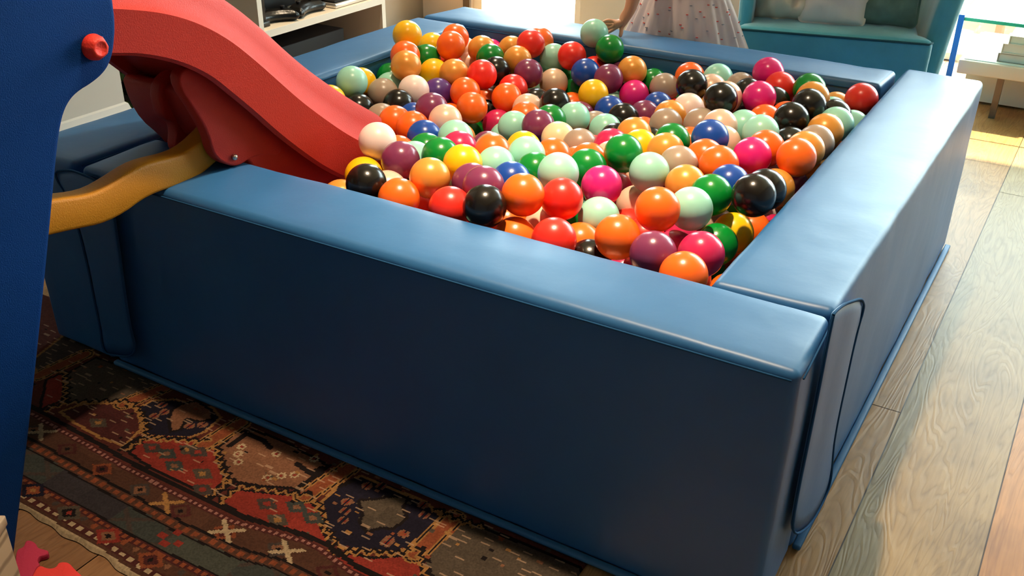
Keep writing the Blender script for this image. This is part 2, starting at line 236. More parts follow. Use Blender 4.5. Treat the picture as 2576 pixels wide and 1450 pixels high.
REST=json.loads(r"""[[-241,971,371,"gold"],[-807,504,351,"green"],[-1210,1269,362,"black"],[-363,1304,356,"white"],[-285,263,367,"pearl"],[-389,247,368,"pearl"],[-453,747,359,"raspberry"],[-768,380,354,"red"],[-396,682,359,"orange"],[-485,1359,372,"purple"],[-261,1134,374,"orange"],[-489,833,356,"yellow"],[-363,1216,354,"raspberry"],[-894,444,364,"taupe"],[-295,386,355,"red"],[-847,279,355,"pearl"],[-670,551,358,"orange"],[-1387,1033,351,"purple"],[-751,290,373,"magenta"],[-425,950,359,"taupe"],[-420,582,367,"raspberry"],[-762,639,354,"black"],[-472,1081,355,"white"],[-307,1050,374,"yellow"],[-373,884,352,"yellow"],[-896,611,366,"gold"],[-665,256,354,"orange"],[-564,856,354,"magenta"],[-1273,1121,351,"raspberry"],[-535,1294,351,"pearl"],[-713,483,358,"yellow"],[-947,266,353,"gold"],[-556,1019,350,"blue"],[-534,275,358,"red"],[-250,1327,351,"black"],[-1136,1183,353,"green"],[-390,1057,357,"white"],[-1306,977,356,"mint"],[-411,1151,351,"purple"],[-603,757,351,"black"],[-448,1263,353,"raspberry"],[-672,634,351,"mint"],[-1389,1189,353,"taupe"],[-621,1338,353,"white"],[-998,487,353,"black"],[-476,994,293,"red"],[-815,951,299,"orange"],[-582,944,302,"white"],[-245,285,297,"white"],[-393,332,297,"pearl"],[-980,699,318,"mint"],[-1365,1261,291,"black"],[-702,730,298,"red"],[-952,388,353,"magenta"],[-1279,887,331,"blue"],[-1376,912,301,"blue"],[-732,552,292,"pearl"],[-973,558,299,"pearl"],[-527,399,315,"red"],[-807,737,304,"white"],[-340,1068,295,"green"],[-465,269,303,"magenta"],[-527,484,293,"pearl"],[-244,954,293,"gold"],[-392,487,290,"blue"],[-1367,816,290,"purple"],[-1230,768,299,"taupe"],[-809,862,335,"purple"],[-327,278,301,"raspberry"],[-554,670,293,"mint"],[-1161,806,309,"green"],[-1371,1354,318,"gold"],[-989,1063,292,"gold"],[-652,424,292,"white"],[-344,1358,291,"purple"],[-888,696,291,"mint"],[-768,1286,296,"black"],[-442,643,300,"orange"],[-292,1223,319,"white"],[-628,1137,315,"green"],[-1365,1095,291,"yellow"],[-1057,856,296,"green"],[-313,527,304,"green"],[-553,592,309,"purple"],[-730,276,292,"purple"],[-1026,1166,299,"yellow"],[-655,870,294,"yellow"],[-505,751,293,"orange"],[-917,828,301,"green"],[-517,1200,298,"orange"],[-241,1039,306,"green"],[-910,1189,308,"orange"],[-587,305,291,"gold"],[-926,327,306,"red"],[-1078,1227,309,"gold"],[-857,593,293,"purple"],[-795,1179,306,"taupe"],[-263,598,292,"orange"],[-1237,977,314,"orange"],[-467,897,310,"purple"],[-1323,1164,294,"taupe"],[-371,964,292,"mint"],[-678,968,306,"magenta"],[-666,323,291,"gold"],[-1327,1022,294,"purple"],[-627,1215,296,"raspberry"],[-241,456,308,"orange"],[-695,1062,300,"raspberry"],[-851,422,298,"white"],[-929,492,291,"white"],[-1282,1330,311,"purple"],[-1103,725,323,"orange"],[-420,828,311,"black"],[-768,453,293,"pearl"],[-700,1165,291,"red"],[-1206,1339,290,"red"],[-872,1016,292,"black"],[-908,934,295,"white"],[-1068,1059,307,"red"],[-318,1150,301,"red"],[-421,1352,318,"mint"],[-569,1340,293,"yellow"],[-999,386,290,"magenta"],[-351,418,294,"yellow"],[-982,1360,297,"mint"],[-604,1061,290,"mint"],[-566,807,291,"orange"],[-833,334,294,"yellow"],[-1161,1228,292,"pearl"],[-435,416,314,"raspberry"],[-522,1085,291,"gold"],[-247,372,291,"blue"],[-812,1354,291,"magenta"],[-775,1093,293,"orange"],[-397,738,296,"mint"],[-934,632,300,"black"],[-375,582,292,"pearl"],[-633,586,298,"magenta"],[-805,245,295,"mint"],[-419,1217,296,"raspberry"],[-845,1240,293,"purple"],[-1299,810,333,"black"],[-883,1134,249,"pearl"],[-749,824,249,"yellow"],[-661,1273,242,"green"],[-920,1290,242,"blue"],[-748,628,249,"red"],[-486,1315,256,"gold"],[-721,401,256,"purple"],[-1095,910,253,"white"],[-757,1018,270,"purple"],[-1023,747,248,"pearl"],[-644,504,245,"mint"],[-1300,925,248,"yellow"],[-619,746,262,"black"],[-355,1277,257,"black"],[-1044,1289,260,"taupe"],[-1086,1122,263,"yellow"],[-598,372,249,"black"],[-664,244,242,"raspberry"],[-459,559,241,"white"],[-987,453,243,"raspberry"],[-964,987,268,"pearl"],[-997,243,261,"orange"],[-242,1263,263,"red"],[-456,1065,244,"gold"],[-1098,1354,244,"blue"],[-841,865,251,"magenta"],[-1173,894,243,"blue"],[-891,274,243,"purple"],[-256,690,252,"mint"],[-1016,908,242,"purple"],[-256,1100,256,"taupe"],[-354,672,290,"orange"],[-402,893,247,"orange"],[-522,342,242,"raspberry"],[-1250,1117,263,"pearl"],[-505,934,248,"green"],[-744,933,253,"red"],[-500,818,249,"pearl"],[-1330,1310,241,"orange"],[-509,426,241,"mint"],[-747,1209,245,"red"],[-1248,850,243,"green"],[-408,1131,275,"mint"],[-488,1144,251,"gold"],[-729,1338,248,"blue"],[-353,813,244,"green"],[-653,1024,240,"magenta"],[-978,814,253,"green"],[-298,327,243,"orange"],[-456,705,243,"white"],[-1073,1004,245,"taupe"],[-815,531,268,"black"],[-589,869,241,"taupe"],[-252,883,249,"mint"],[-311,1015,243,"gold"],[-1107,721,242,"purple"],[-1184,1043,249,"pearl"],[-983,1127,241,"white"],[-645,649,245,"purple"],[-245,534,247,"orange"],[-890,364,247,"taupe"],[-875,769,246,"white"],[-519,254,242,"magenta"],[-398,262,243,"red"],[-582,1164,258,"purple"],[-819,687,241,"magenta"],[-997,611,245,"green"],[-1083,798,244,"magenta"],[-641,1351,249,"purple"],[-242,1346,259,"yellow"],[-556,1267,257,"green"],[-1384,734,265,"yellow"],[-1157,1158,247,"raspberry"],[-568,550,244,"gold"],[-248,1184,256,"taupe"],[-1387,1187,254,"white"],[-539,1015,245,"gold"],[-517,619,240,"raspberry"],[-923,878,240,"raspberry"],[-802,386,242,"raspberry"],[-297,456,242,"black"],[-953,1217,243,"yellow"],[-346,1199,240,"black"],[-1156,1294,248,"raspberry"],[-668,1110,240,"orange"]]""")
import bpy, bmesh, math, random
import numpy as np
from mathutils import Vector, Matrix, noise
random.seed(4); rng=np.random.default_rng(4)
sc=bpy.context.scene; COL=sc.collection
H=D['cam']['H']; W=D['cam']['W']; DP=D['cam']['D']; T=.2; RB=.0397

# ---------------------------------------------------------------- materials
def mat(name,col,rough=.5,spec=.5,metal=0,bump=0,bscale=60,coat=0,var=0,vscale=8,sss=0,sheen=0):
    m=bpy.data.materials.new(name);m.use_nodes=True;nt=m.node_tree;b=nt.nodes['Principled BSDF']
    b.inputs['Base Color'].default_value=(*col,1);b.inputs['Roughness'].default_value=rough
    b.inputs['Specular IOR Level'].default_value=spec;b.inputs['Metallic'].default_value=metal
    b.inputs['Coat Weight'].default_value=coat
    if sheen: b.inputs['Sheen Weight'].default_value=sheen;b.inputs['Sheen Roughness'].default_value=.4
    tc=nt.nodes.new('ShaderNodeTexCoord')
    if sss: b.inputs['Subsurface Weight'].default_value=sss;b.inputs['Subsurface Radius'].default_value=(.01,.006,.004);b.inputs['Subsurface Scale'].default_value=1
    if var:
        n=nt.nodes.new('ShaderNodeTexNoise');n.inputs['Scale'].default_value=vscale;n.inputs['Detail'].default_value=4
        nt.links.new(tc.outputs['Object'],n.inputs['Vector'])
        r=nt.nodes.new('ShaderNodeValToRGB');r.color_ramp.elements[0].position=.3;r.color_ramp.elements[1].position=.7
        r.color_ramp.elements[0].color=(*[max(0,c*(1-var)) for c in col],1);r.color_ramp.elements[1].color=(*[min(1,c*(1+var)) for c in col],1)
        nt.links.new(n.outputs['Fac'],r.inputs['Fac']);nt.links.new(r.outputs['Color'],b.inputs['Base Color'])
    if bump:
        n=nt.nodes.new('ShaderNodeTexNoise');n.inputs['Scale'].default_value=bscale;n.inputs['Detail'].default_value=5
        nt.links.new(tc.outputs['Object'],n.inputs['Vector'])
        bp=nt.nodes.new('ShaderNodeBump');bp.inputs['Strength'].default_value=bump;bp.inputs['Distance'].default_value=.004
        nt.links.new(n.outputs['Fac'],bp.inputs['Height']);nt.links.new(bp.outputs['Normal'],b.inputs['Normal'])
    return m
def srgb(h):
    v=[int(h[i:i+2],16)/255 for i in(0,2,4)]
    return tuple(c/12.92 if c<=.04045 else ((c+.055)/1.055)**2.4 for c in v)
M={}
M['vinyl']=mat('blue vinyl',(.026,.125,.305),.43,.45,bump=.25,bscale=14,var=.06,vscale=5)
M['seam']=mat('blue stitched seam',(.015,.07,.17),.85,.1)
M['trim']=mat('blue base piping',(.03,.14,.30),.55,.35)
M['red']=mat('red slide plastic',(.55,.030,.016),.5,.32,bump=.25,bscale=420,sss=0)
M['redknob']=mat('red knob plastic',(.85,.04,.02),.5,.4,bump=.2,bscale=300)
M['bluepl']=mat('blue panel plastic',(.0008,.036,.175),.75,.12,bump=.35,bscale=500)
M['yellow']=mat('yellow brace plastic',(.56,.22,.008),.5,.4,bump=.25,bscale=350)
M['steel']=mat('steel',(.6,.55,.48),.3,.5,metal=1)
M['white']=mat('white paint',(.80,.78,.73),.5,.4)
M['wallp']=mat('wall paint',(.74,.70,.63),.8,.2)
M['wallb']=mat('beige wall paint',(.62,.52,.44),.8,.2)
M['walld']=mat('dark taupe wall paint',(.26,.33,.42),.85,.2)
M['ceil']=mat('ceiling paint',(.75,.72,.66),.9,.1)
M['cab']=mat('cream laminate',(.66,.58,.46),.5,.4)
M['cabedge']=mat('white laminate edge',(.85,.80,.70),.45,.4)
M['black']=mat('black plastic',(.006,.006,.006),.3,.5,bump=.2,bscale=120)
M['blackm']=mat('matt black case',(.008,.007,.008),.6,.3)
M['silver']=mat('silver edge',(.75,.73,.7),.3,.5,metal=.8)
M['velvet']=mat('teal velvet',(.08,.38,.50),.75,.25,sheen=.9,var=.14,vscale=9,bump=.2,bscale=90)
M['piping']=mat('dark teal piping',(.015,.085,.115),.8,.2)
M['linen']=mat('cream linen',(.78,.68,.52),.9,.1,bump=.4,bscale=60,var=.1)
M['linenw']=mat('off white cotton',(.78,.74,.66),.9,.1,bump=.3,bscale=40)
M['greenc']=mat('sage green velvet',(.13,.23,.19),.8,.2,sheen=.6,bump=.4,bscale=40,var=.3,vscale=14)
M['dress']=mat('pale cotton dress',(.70,.60,.585),.9,.1,var=.05)
M['skin']=mat('warm skin',(.62,.31,.19),.5,.4,sss=.1)
M['hair']=mat('brown hair',(.06,.03,.015),.5,.4,bump=.5,bscale=200)
M['reddot']=mat('red embroidery',(.75,.12,.10),.9,.1)
M['greydot']=mat('grey embroidery',(.30,.32,.36),.9,.1)
M['oakdark']=mat('bronze leg metal',(.16,.12,.09),.4,.5,metal=.7)
M['beige']=mat('beige painted board',(.62,.48,.36),.6,.3)
M['bookp']=mat('book pages',(.60,.52,.44),.8,.2);M['bookc']=mat('taupe book cover',(.30,.24,.19),.6,.3)
M['bluetape']=mat('blue edge strip',(.01,.13,.55),.4,.4)
M['gedge']=mat('green glass edge',(.04,.45,.26),.15,.6)
M['leaf']=mat('leaf green',(.06,.12,.03),.6,.3,var=.5,vscale=30)
M['lawn']=mat('sunlit lawn',(.13,.145,.055),.9,.1,var=.4,vscale=3,bump=.5)
M['terrace']=mat('pale terrace stone',(.72,.70,.64),.8,.2)
M['timber']=mat('brown garden timber',(.22,.12,.07),.7,.2)
M['pink']=mat('dark pink foam',(.42,.03,.075),.8,.2,bump=.3,bscale=300);M['redfoam']=mat('red foam',(.72,.05,.045),.8,.2,bump=.3,bscale=300)
M['kraft']=mat('pale wood print board',(.58,.44,.32),.7,.2)
M['lampm']=mat('white lamp metal',(.8,.8,.8),.4,.5)
def emis(name,col,s):
    m=bpy.data.materials.new(name);m.use_nodes=True;nt=m.node_tree;nt.nodes.clear()
    e=nt.nodes.new('ShaderNodeEmission');o=nt.nodes.new('ShaderNodeOutputMaterial');e.inputs[0].default_value=(*col,1);e.inputs[1].default_value=s
    nt.links.new(e.outputs[0],o.inputs[0]);return m
M['bulb']=emis('warm lamp lens',(1,.72,.42),60)
def glass(name,tint=(.95,1,.98)):
    m=bpy.data.materials.new(name);m.use_nodes=True;nt=m.node_tree;nt.nodes.clear()
    t=nt.nodes.new('ShaderNodeBsdfTransparent');t.inputs[0].default_value=(*tint,1)
    g=nt.nodes.new('ShaderNodeBsdfGlossy');g.inputs['Roughness'].default_value=.02
    f=nt.nodes.new('ShaderNodeFresnel');f.inputs[0].default_value=1.45
    mx=nt.nodes.new('ShaderNodeMixShader');o=nt.nodes.new('ShaderNodeOutputMaterial')
    ge=nt.nodes.new('ShaderNodeNewGeometry');iv=nt.nodes.new('ShaderNodeMath');iv.operation='SUBTRACT';iv.inputs[0].default_value=1;nt.links.new(ge.outputs['Backfacing'],iv.inputs[1])
    ml=nt.nodes.new('ShaderNodeMath');ml.operation='MULTIPLY';nt.links.new(iv.outputs[0],ml.inputs[0]);nt.links.new(f.outputs[0],ml.inputs[1])
    nt.links.new(ml.outputs[0],mx.inputs[0]);nt.links.new(t.outputs[0],mx.inputs[1]);nt.links.new(g.outputs[0],mx.inputs[2]);nt.links.new(mx.outputs[0],o.inputs[0]);return m
M['glass']=glass('clear pane')
# kraft: printed planks
def stripes(m,axis,scale,dark,light):
    nt=m.node_tree;b=nt.nodes['Principled BSDF'];tc=nt.nodes.new('ShaderNodeTexCoord');w=nt.nodes.new('ShaderNodeTexWave')
    w.bands_direction=axis;w.inputs['Scale'].default_value=scale;w.inputs['Distortion'].default_value=1.5;w.inputs['Detail'].default_value=3
    r=nt.nodes.new('ShaderNodeValToRGB');r.color_ramp.elements[0].color=(*dark,1);r.color_ramp.elements[1].color=(*light,1);r.color_ramp.elements[0].position=.0;r.color_ramp.elements[1].position=.25
    nt.links.new(tc.outputs['Object'],w.inputs['Vector']);nt.links.new(w.outputs['Fac'],r.inputs['Fac']);nt.links.new(r.outputs['Color'],b.inputs['Base Color'])
stripes(M['kraft'],'Z',9,(.33,.24,.17),(.60,.46,.33))

# ---------------------------------------------------------------- helpers
def link(name,me,m=None,parent=None,smooth=True):
    o=bpy.data.objects.new(name,me);COL.objects.link(o)
    if m is not None: me.materials.append(m)
    if parent is not None: o.parent=parent; o.matrix_parent_inverse=Matrix.Translation(-parent.location) if parent.rotation_euler.z==0 else parent_inv(parent)
    if smooth: me.polygons.foreach_set('use_smooth',[True]*len(me.polygons))
    return o
def parent_inv(p):
    return (Matrix.Translation(p.location)@p.rotation_euler.to_matrix().to_4x4()).inverted()
def mesh(name,vs,fs,m,parent=None,smooth=True):
    me=bpy.data.meshes.new(name);me.from_pydata([tuple(v) for v in vs],[],fs);me.update()
    return link(name,me,m,parent,smooth)
def empty(name,loc,label,cat,group=None):
    o=bpy.data.objects.new(name,None);o.location=loc;o.empty_display_size=.05;COL.objects.link(o);tag(o,label,cat,group);return o
def tag(o,label,cat,group=None,kind=None):
    o['label']=label
    if cat:o['category']=cat
    if group:o['group']=group
    if kind:o['kind']=kind
    return o
def struct(o): o['kind']='structure';return o
class BM:
    def __init__(s): s.v=[];s.f=[]
    def add(s,vs,fs):
        n=len(s.v);s.v+= [tuple(v) for v in vs];s.f+=[tuple(i+n for i in f) for f in fs];return s
    def box(s,a,b):
        x0,y0,z0=a;x1,y1,z1=b
        return s.add([(x0,y0,z0),(x1,y0,z0),(x1,y1,z0),(x0,y1,z0),(x0,y0,z1),(x1,y0,z1),(x1,y1,z1),(x0,y1,z1)],[(0,3,2,1),(4,5,6,7),(0,1,5,4),(1,2,6,5),(2,3,7,6),(3,0,4,7)])
    def tube(s,pts,r,n=10,cap=True):
        pts=[Vector(p) for p in pts];rs=r if isinstance(r,(list,tuple)) else [r]*len(pts);vs=[];up=None
        for i,p in enumerate(pts):
            d=(pts[min(i+1,len(pts)-1)]-pts[max(i-1,0)]).normalized()
            if up is None: up=Vector((0,0,1)) if abs(d.z)<.9 else Vector((1,0,0))
            a=d.cross(up).normalized();b=a.cross(d).normalized();up=b
            for k in range(n):
                t=2*math.pi*k/n;vs.append(p+(a*math.cos(t)+b*math.sin(t))*rs[i])
        fs=[(i*n+k,i*n+(k+1)%n,(i+1)*n+(k+1)%n,(i+1)*n+k) for i in range(len(pts)-1) for k in range(n)]
        if cap: fs+=[tuple(range(n))[::-1],tuple(range((len(pts)-1)*n,len(pts)*n))]
        return s.add(vs,fs)
    def build(s,name,m,parent=None,smooth=False,bevel=0,seg=2):
        o=mesh(name,s.v,s.f,m,parent,smooth)
        fixn(o)
        if bevel: dobevel(o,bevel,seg)
        return o
def fixn(o):
    b=bmesh.new();b.from_mesh(o.data);bmesh.ops.recalc_face_normals(b,faces=b.faces);b.to_mesh(o.data);b.free()
def dobevel(o,w,seg=2):
    b=bmesh.new();b.from_mesh(o.data)
    es=[e for e in b.edges if len(e.link_faces)==2 and e.calc_face_angle(0)>.5]
    bmesh.ops.bevel(b,geom=es,offset=w,segments=seg,affect='EDGES',profile=.5,clamp_overlap=True)
    b.to_mesh(o.data);b.free()
    o.data.polygons.foreach_set('use_smooth',[True]*len(o.data.polygons))
    o.data.set_sharp_from_angle(angle=math.radians(50)) if hasattr(o.data,'set_sharp_from_angle') else None
def rbox(size,r,res=.03,puff=0,mapf=None,wr=0,seed=0,exp=4):
    """closed rounded box surface 0..size, returns verts,faces"""
    sx,sy,sz=size;n=[max(3,int(s/res)) for s in size]
    def ticks(L,k):
        a=[0,r*.3,r*.65,r*1.0]
        inner=[r+(L-2*r)*i/k for i in range(1,k)]
        return a+inner+[L-x for x in a[::-1]]
    tx,ty,tz=ticks(sx,n[0]),ticks(sy,n[1]),ticks(sz,n[2])
    idx={};vs=[];fs=[]
    def vert(i,j,k):
        key=(i,j,k)
        if key in idx:return idx[key]
        p=Vector((tx[i],ty[j],tz[k]))
        c=Vector((min(max(p.x,r),sx-r),min(max(p.y,r),sy-r),min(max(p.z,r),sz-r)))
        d=p-c
        if d.length>1e-9:
            q=c+d.normalized()*r;nn=d.normalized()
        else: q=p;nn=Vector((0,0,1))
        u,v,w=p.x/sx*2-1,p.y/sy*2-1,p.z/sz*2-1
        if puff:
            q=q+Vector((nn.x*(1-abs(v)**exp)*(1-abs(w)**exp),nn.y*(1-abs(u)**exp)*(1-abs(w)**exp),nn.z*(1-abs(u)**exp)*(1-abs(v)**exp)))*puff
        if wr:
            t=noise.noise(Vector((q.x*7+seed,q.y*7,q.z*7)))*wr+noise.noise(Vector((q.x*22+seed,q.y*22,q.z*22)))*wr*.35
            q=q+nn*t
        if mapf: q=mapf(q,p.x/sx,p.y/sy,p.z/sz)
        idx[key]=len(vs);vs.append(q);return idx[key]
    X,Y,Z=len(tx)-1,len(ty)-1,len(tz)-1
    for i in range(X):
        for j in range(Y):
            fs.append((vert(i,j,0),vert(i,j+1,0),vert(i+1,j+1,0),vert(i+1,j,0)));fs.append((vert(i,j,Z),vert(i+1,j,Z),vert(i+1,j+1,Z),vert(i,j+1,Z)))
    for i in range(X):
        for k in range(Z):
            fs.append((vert(i,0,k),vert(i+1,0,k),vert(i+1,0,k+1),vert(i,0,k+1)));fs.append((vert(i,Y,k),vert(i,Y,k+1),vert(i+1,Y,k+1),vert(i+1,Y,k)))
    for j in range(Y):
        for k in range(Z):
            fs.append((vert(0,j,k),vert(0,j,k+1),vert(0,j+1,k+1),vert(0,j+1,k)));fs.append((vert(X,j,k),vert(X,j+1,k),vert(X,j+1,k+1),vert(X,j,k+1)))
    return vs,fs
def prism_yz(poly,x0,x1):
    b=BM();n=len(poly);b.add([(x0,y,z) for y,z in poly]+[(x1,y,z) for y,z in poly],[tuple(range(n)),tuple(range(n,2*n))[::-1]]+[(i,(i+1)%n,n+(i+1)%n,n+i) for i in range(n)]);return b
def prism_xy(poly,z0,z1):
    b=BM();n=len(poly);b.add([(x,y,z0) for x,y in poly]+[(x,y,z1) for x,y in poly],[tuple(range(n)),tuple(range(n,2*n))[::-1]]+[(i,(i+1)%n,n+(i+1)%n,n+i) for i in range(n)]);return b
def smoothpoly(P,it=2,closed=True):
    for _ in range(it):
        Q=[];n=len(P)
        for i in range(n if closed else n-1):
            a,b=P[i],P[(i+1)%n];Q+=[[a[k]*.75+b[k]*.25 for k in range(len(a))],[a[k]*.25+b[k]*.75 for k in range(len(a))]]
        P=Q if closed else [P[0]]+Q+[P[-1]]
    return P

# ---------------------------------------------------------------- room
def plank_floor():
    b=[];cols=[];vs=[];fs=[]
    x0=.066-.209*14;k=0
    tint={13:(.39,.20,.07),14:(.31,.21,.095),15:(.43,.20,.055),16:(.38,.22,.08),12:(.43,.24,.10),8:(.20,.10,.045),9:(.23,.115,.05),10:(.20,.105,.045),7:(.22,.11,.05)}  # darkest boards have the shade of the near left corner in their tint
    jt={13:[.72,2.35],14:[2.1,-.3],15:[-.25,1.75],12:[-.1,1.6]}
    x=x0;i=0
    while x<2.4:
        ys=[-3.2]+sorted(jt.get(i,[(-3.2+((i*.737)%1.9)+1.9*j) for j in range(1,4) if -3.2+((i*.737)%1.9)+1.9*j<3.5]))+[3.6]
        for a,c in zip(ys[:-1],ys[1:]):
            g=.0012;n=len(vs);xx0,xx1=max(x,-2.8)+g,x+.209-g
            if xx1>-2.8:
                vs+=[(xx0,a+g,0),(xx1,a+g,0),(xx1,c-g,0),(xx0,c-g,0)]
                fs.append((n,n+1,n+2,n+3))
                t=tint.get(i);
                r=random.random()
                if t is None: t=tuple(p*(1-r)+q_*r for p,q_ in zip((.32,.16,.06),(.38,.22,.09)))
                else: t=tuple(c_*(.94+.12*r) for c_ in t)
                cols.append(t)
        x+=.209;i+=1
    # dark joint bed just under the boards
    n=len(vs);vs+=[(-2.9,-3.3,-.0025),(2.5,-3.3,-.0025),(2.5,3.7,-.0025),(-2.9,3.7,-.0025)];fs.append((n,n+1,n+2,n+3));cols.append((.07,.035,.015))
    n=len(vs);vs+=[(-2.9,-3.3,-.05),(2.5,-3.3,-.05),(2.5,3.7,-.05),(-2.9,3.7,-.05)];fs.append((n+3,n+2,n+1,n));cols.append((.07,.035,.015))
    me=bpy.data.meshes.new('floor');me.from_pydata(vs,[],fs)
    ca=me.color_attributes.new('tint','FLOAT_COLOR','CORNER')
    arr=[]
    for p,c in zip(me.polygons,cols): arr+= [*c,1]*len(p.vertices)
    ca.data.foreach_set('color',arr)
    m=bpy.data.materials.new('oak floorboards');m.use_nodes=True;nt=m.node_tree;b=nt.nodes['Principled BSDF'];L=nt.links
    tc=nt.nodes.new('ShaderNodeTexCoord');at=nt.nodes.new('ShaderNodeAttribute');at.attribute_name='tint'
    mp=nt.nodes.new('ShaderNodeMapping');mp.inputs['Scale'].default_value=(1.9,.26,1)
    L.new(tc.outputs['Object'],mp.inputs['Vector'])
    n1=nt.nodes.new('ShaderNodeTexNoise');n1.inputs['Scale'].default_value=7;n1.inputs['Detail'].default_value=3;n1.inputs['Distortion'].default_value=.7
    L.new(mp.outputs[0],n1.inputs['Vector'])
    mm=nt.nodes.new('ShaderNodeMath');mm.operation='MULTIPLY';mm.inputs[1].default_value=34;L.new(n1.outputs['Fac'],mm.inputs[0])
    fr=nt.nodes.new('ShaderNodeMath');fr.operation='PINGPONG';fr.inputs[1].default_value=1;L.new(mm.outputs[0],fr.inputs[0])
    rp=nt.nodes.new('ShaderNodeValToRGB');rp.color_ramp.elements[0].position=.0;rp.color_ramp.elements[0].color=(.74,.69,.62,1);rp.color_ramp.elements[1].position=.45;rp.color_ramp.elements[1].color=(1,1,1,1)
    L.new(fr.outputs[0],rp.inputs['Fac'])
    mp2=nt.nodes.new('ShaderNodeMapping');mp2.inputs['Scale'].default_value=(1,.06,1);L.new(tc.outputs['Object'],mp2.inputs['Vector'])
    n2=nt.nodes.new('ShaderNodeTexNoise');n2.inputs['Scale'].default_value=190;n2.inputs['Detail'].default_value=3;L.new(mp2.outputs[0],n2.inputs['Vector'])
    rp2=nt.nodes.new('ShaderNodeValToRGB');rp2.color_ramp.elements[0].position=.35;rp2.color_ramp.elements[0].color=(.80,.78,.76,1);rp2.color_ramp.elements[1].position=.6;rp2.color_ramp.elements[1].color=(1,1,1,1);L.new(n2.outputs['Fac'],rp2.inputs['Fac'])
    n3=nt.nodes.new('ShaderNodeTexNoise');n3.inputs['Scale'].default_value=4;n3.inputs['Detail'].default_value=4;L.new(tc.outputs['Object'],n3.inputs['Vector'])
    rp3=nt.nodes.new('ShaderNodeValToRGB');rp3.color_ramp.elements[0].position=.28;rp3.color_ramp.elements[0].color=(.55,.50,.45,1);rp3.color_ramp.elements[1].position=.5;rp3.color_ramp.elements[1].color=(1,1,1,1);L.new(n3.outputs['Fac'],rp3.inputs['Fac'])
    def mul(a,c,f=1):
        x=nt.nodes.new('ShaderNodeMix');x.data_type='RGBA';x.blend_type='MULTIPLY';x.inputs['Factor'].default_value=f;L.new(a,x.inputs[6]);L.new(c,x.inputs[7]);return x.outputs[2]
    c=mul(at.outputs['Color'],rp.outputs[0],.8);c=mul(c,rp2.outputs[0],.8);c=mul(c,rp3.outputs[0],.8);L.new(c,b.inputs['Base Color'])
    b.inputs['Roughness'].default_value=.46;b.inputs['Specular IOR Level'].default_value=.22
    bp=nt.nodes.new('ShaderNodeBump');bp.inputs['Strength'].default_value=.18;bp.inputs['Distance'].default_value=.002;L.new(fr.outputs[0],bp.inputs['Height']);L.new(bp.outputs[0],b.inputs['Normal'])
    return struct(link('floor',me,m,None,False))
plank_floor()
def wallbox(name,a,b,m): return struct(BM().box(a,b).build(name,M[m]))
ZC=2.6
# left: chimney breast in front, recess behind it
o=BM().box((-2.6,-3.2,0),(-2.4,.885,ZC)).build('wall_left',M['wallp']);struct(o)
M['wallt']=mat('taupe recess tone',(.30,.245,.185),.85,.2)  # recess wall given a darker tone than the chimney breast
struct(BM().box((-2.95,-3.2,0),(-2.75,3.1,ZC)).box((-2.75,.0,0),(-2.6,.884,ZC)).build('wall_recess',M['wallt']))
struct(BM().box((-1.86,2.985,0),(-1.36,3.0,2.3)).build('sunlit_tone_panel',M['cabedge']))  # pale panel over the back wall, its colour stands in for sunlight there
# back wall with glazed door, stepping back into a bay
bw=BM().box((-2.75,3.0,0),(-2.47,3.15,ZC)).box((-2.47,3.0,2.15),(-1.86,3.15,ZC)).box((-1.86,3.0,0),(-.9,3.15,ZC)).box((-1.05,3.15,0),(-.9,3.75,ZC)).box((-.9,3.6,2.2),(1.5,3.75,ZC)).box((1.5,3.6,0),(2.4,3.75,ZC)).build('wall_back',M['wallb']);struct(bw)
wallbox('wall_right',(2.4,-3.2,0),(2.55,3.75,ZC),'walld')
wallbox('wall_front',(-2.95,-3.35,0),(2.55,-3.2,ZC),'walld')
wallbox('ceiling',(-2.95,-3.35,ZC),(2.55,3.75,ZC+.1),'ceil')
def skirt(name,pts):
    prof=[(0,0),(.022,0),(.022,.13),(.018,.14),(.018,.152),(.010,.165),(.006,.18),(0,.185)]
    b=BM();P=[Vector((*p,0)) for p in pts];vs=[];n=len(prof)
    for i,p in enumerate(P):
        d0=(P[i]-P[i-1]).normalized() if i>0 else None;d1=(P[i+1]-P[i]).normalized() if i<len(P)-1 else None
        n0=Vector((d0.y,-d0.x,0)) if d0 else None;n1=Vector((d1.y,-d1.x,0)) if d1 else None
        if n0 and n1: nn=(n0+n1);nn=nn/ (nn.length_squared/2) if nn.length>0 else n0
        else: nn=n0 or n1
        for a,z in prof: vs.append(p+nn*a+Vector((0,0,z)))
    fs=[(i*n+k,i*n+(k+1)%n,(i+1)*n+(k+1)%n,(i+1)*n+k) for i in range(len(P)-1) for k in range(n)]+[tuple(range(n)),tuple(range((len(P)-1)*n,len(P)*n))[::-1]]
    b.add(vs,fs);return struct(b.build(name,M['white']))
skirt('baseboard_left',[(-2.399,-3.1),(-2.399,.886),(-2.749,.886)])
skirt('baseboard_back',[(-1.35,2.999),(-.899,2.999),(-.899,3.58)])
# glazed door in the back wall, white frame
def pane_unit(name,x0,x1,y,z1,n,mets='white'):
    f=BM();w=.05
    f.box((x0,y,0),(x0+w,y+.07,z1)).box((x1-w,y,0),(x1,y+.07,z1)).box((x0,y,z1-w),(x1,y+.07,z1)).box((x0,y,0),(x1,y+.07,.03))
    for k in range(1,n): xx=x0+(x1-x0)*k/n;f.box((xx-.035,y,0),(xx+.035,y+.07,z1))
    o=struct(f.build(name,M[mets]));
    g=BM().box((x0+w,y+.03,.03),(x1-w,y+.036,z1-w)).build('pane',M['glass'],o)
    return o
pane_unit('door_1',-2.47,-1.86,3.03,2.15,1)
pane_unit('window_1',-.9,1.5,3.64,2.2,2)
struct(BM().box((-2.50,2.985,0),(-2.462,3.0,2.2)).build('trim_1',M['oakdark']))
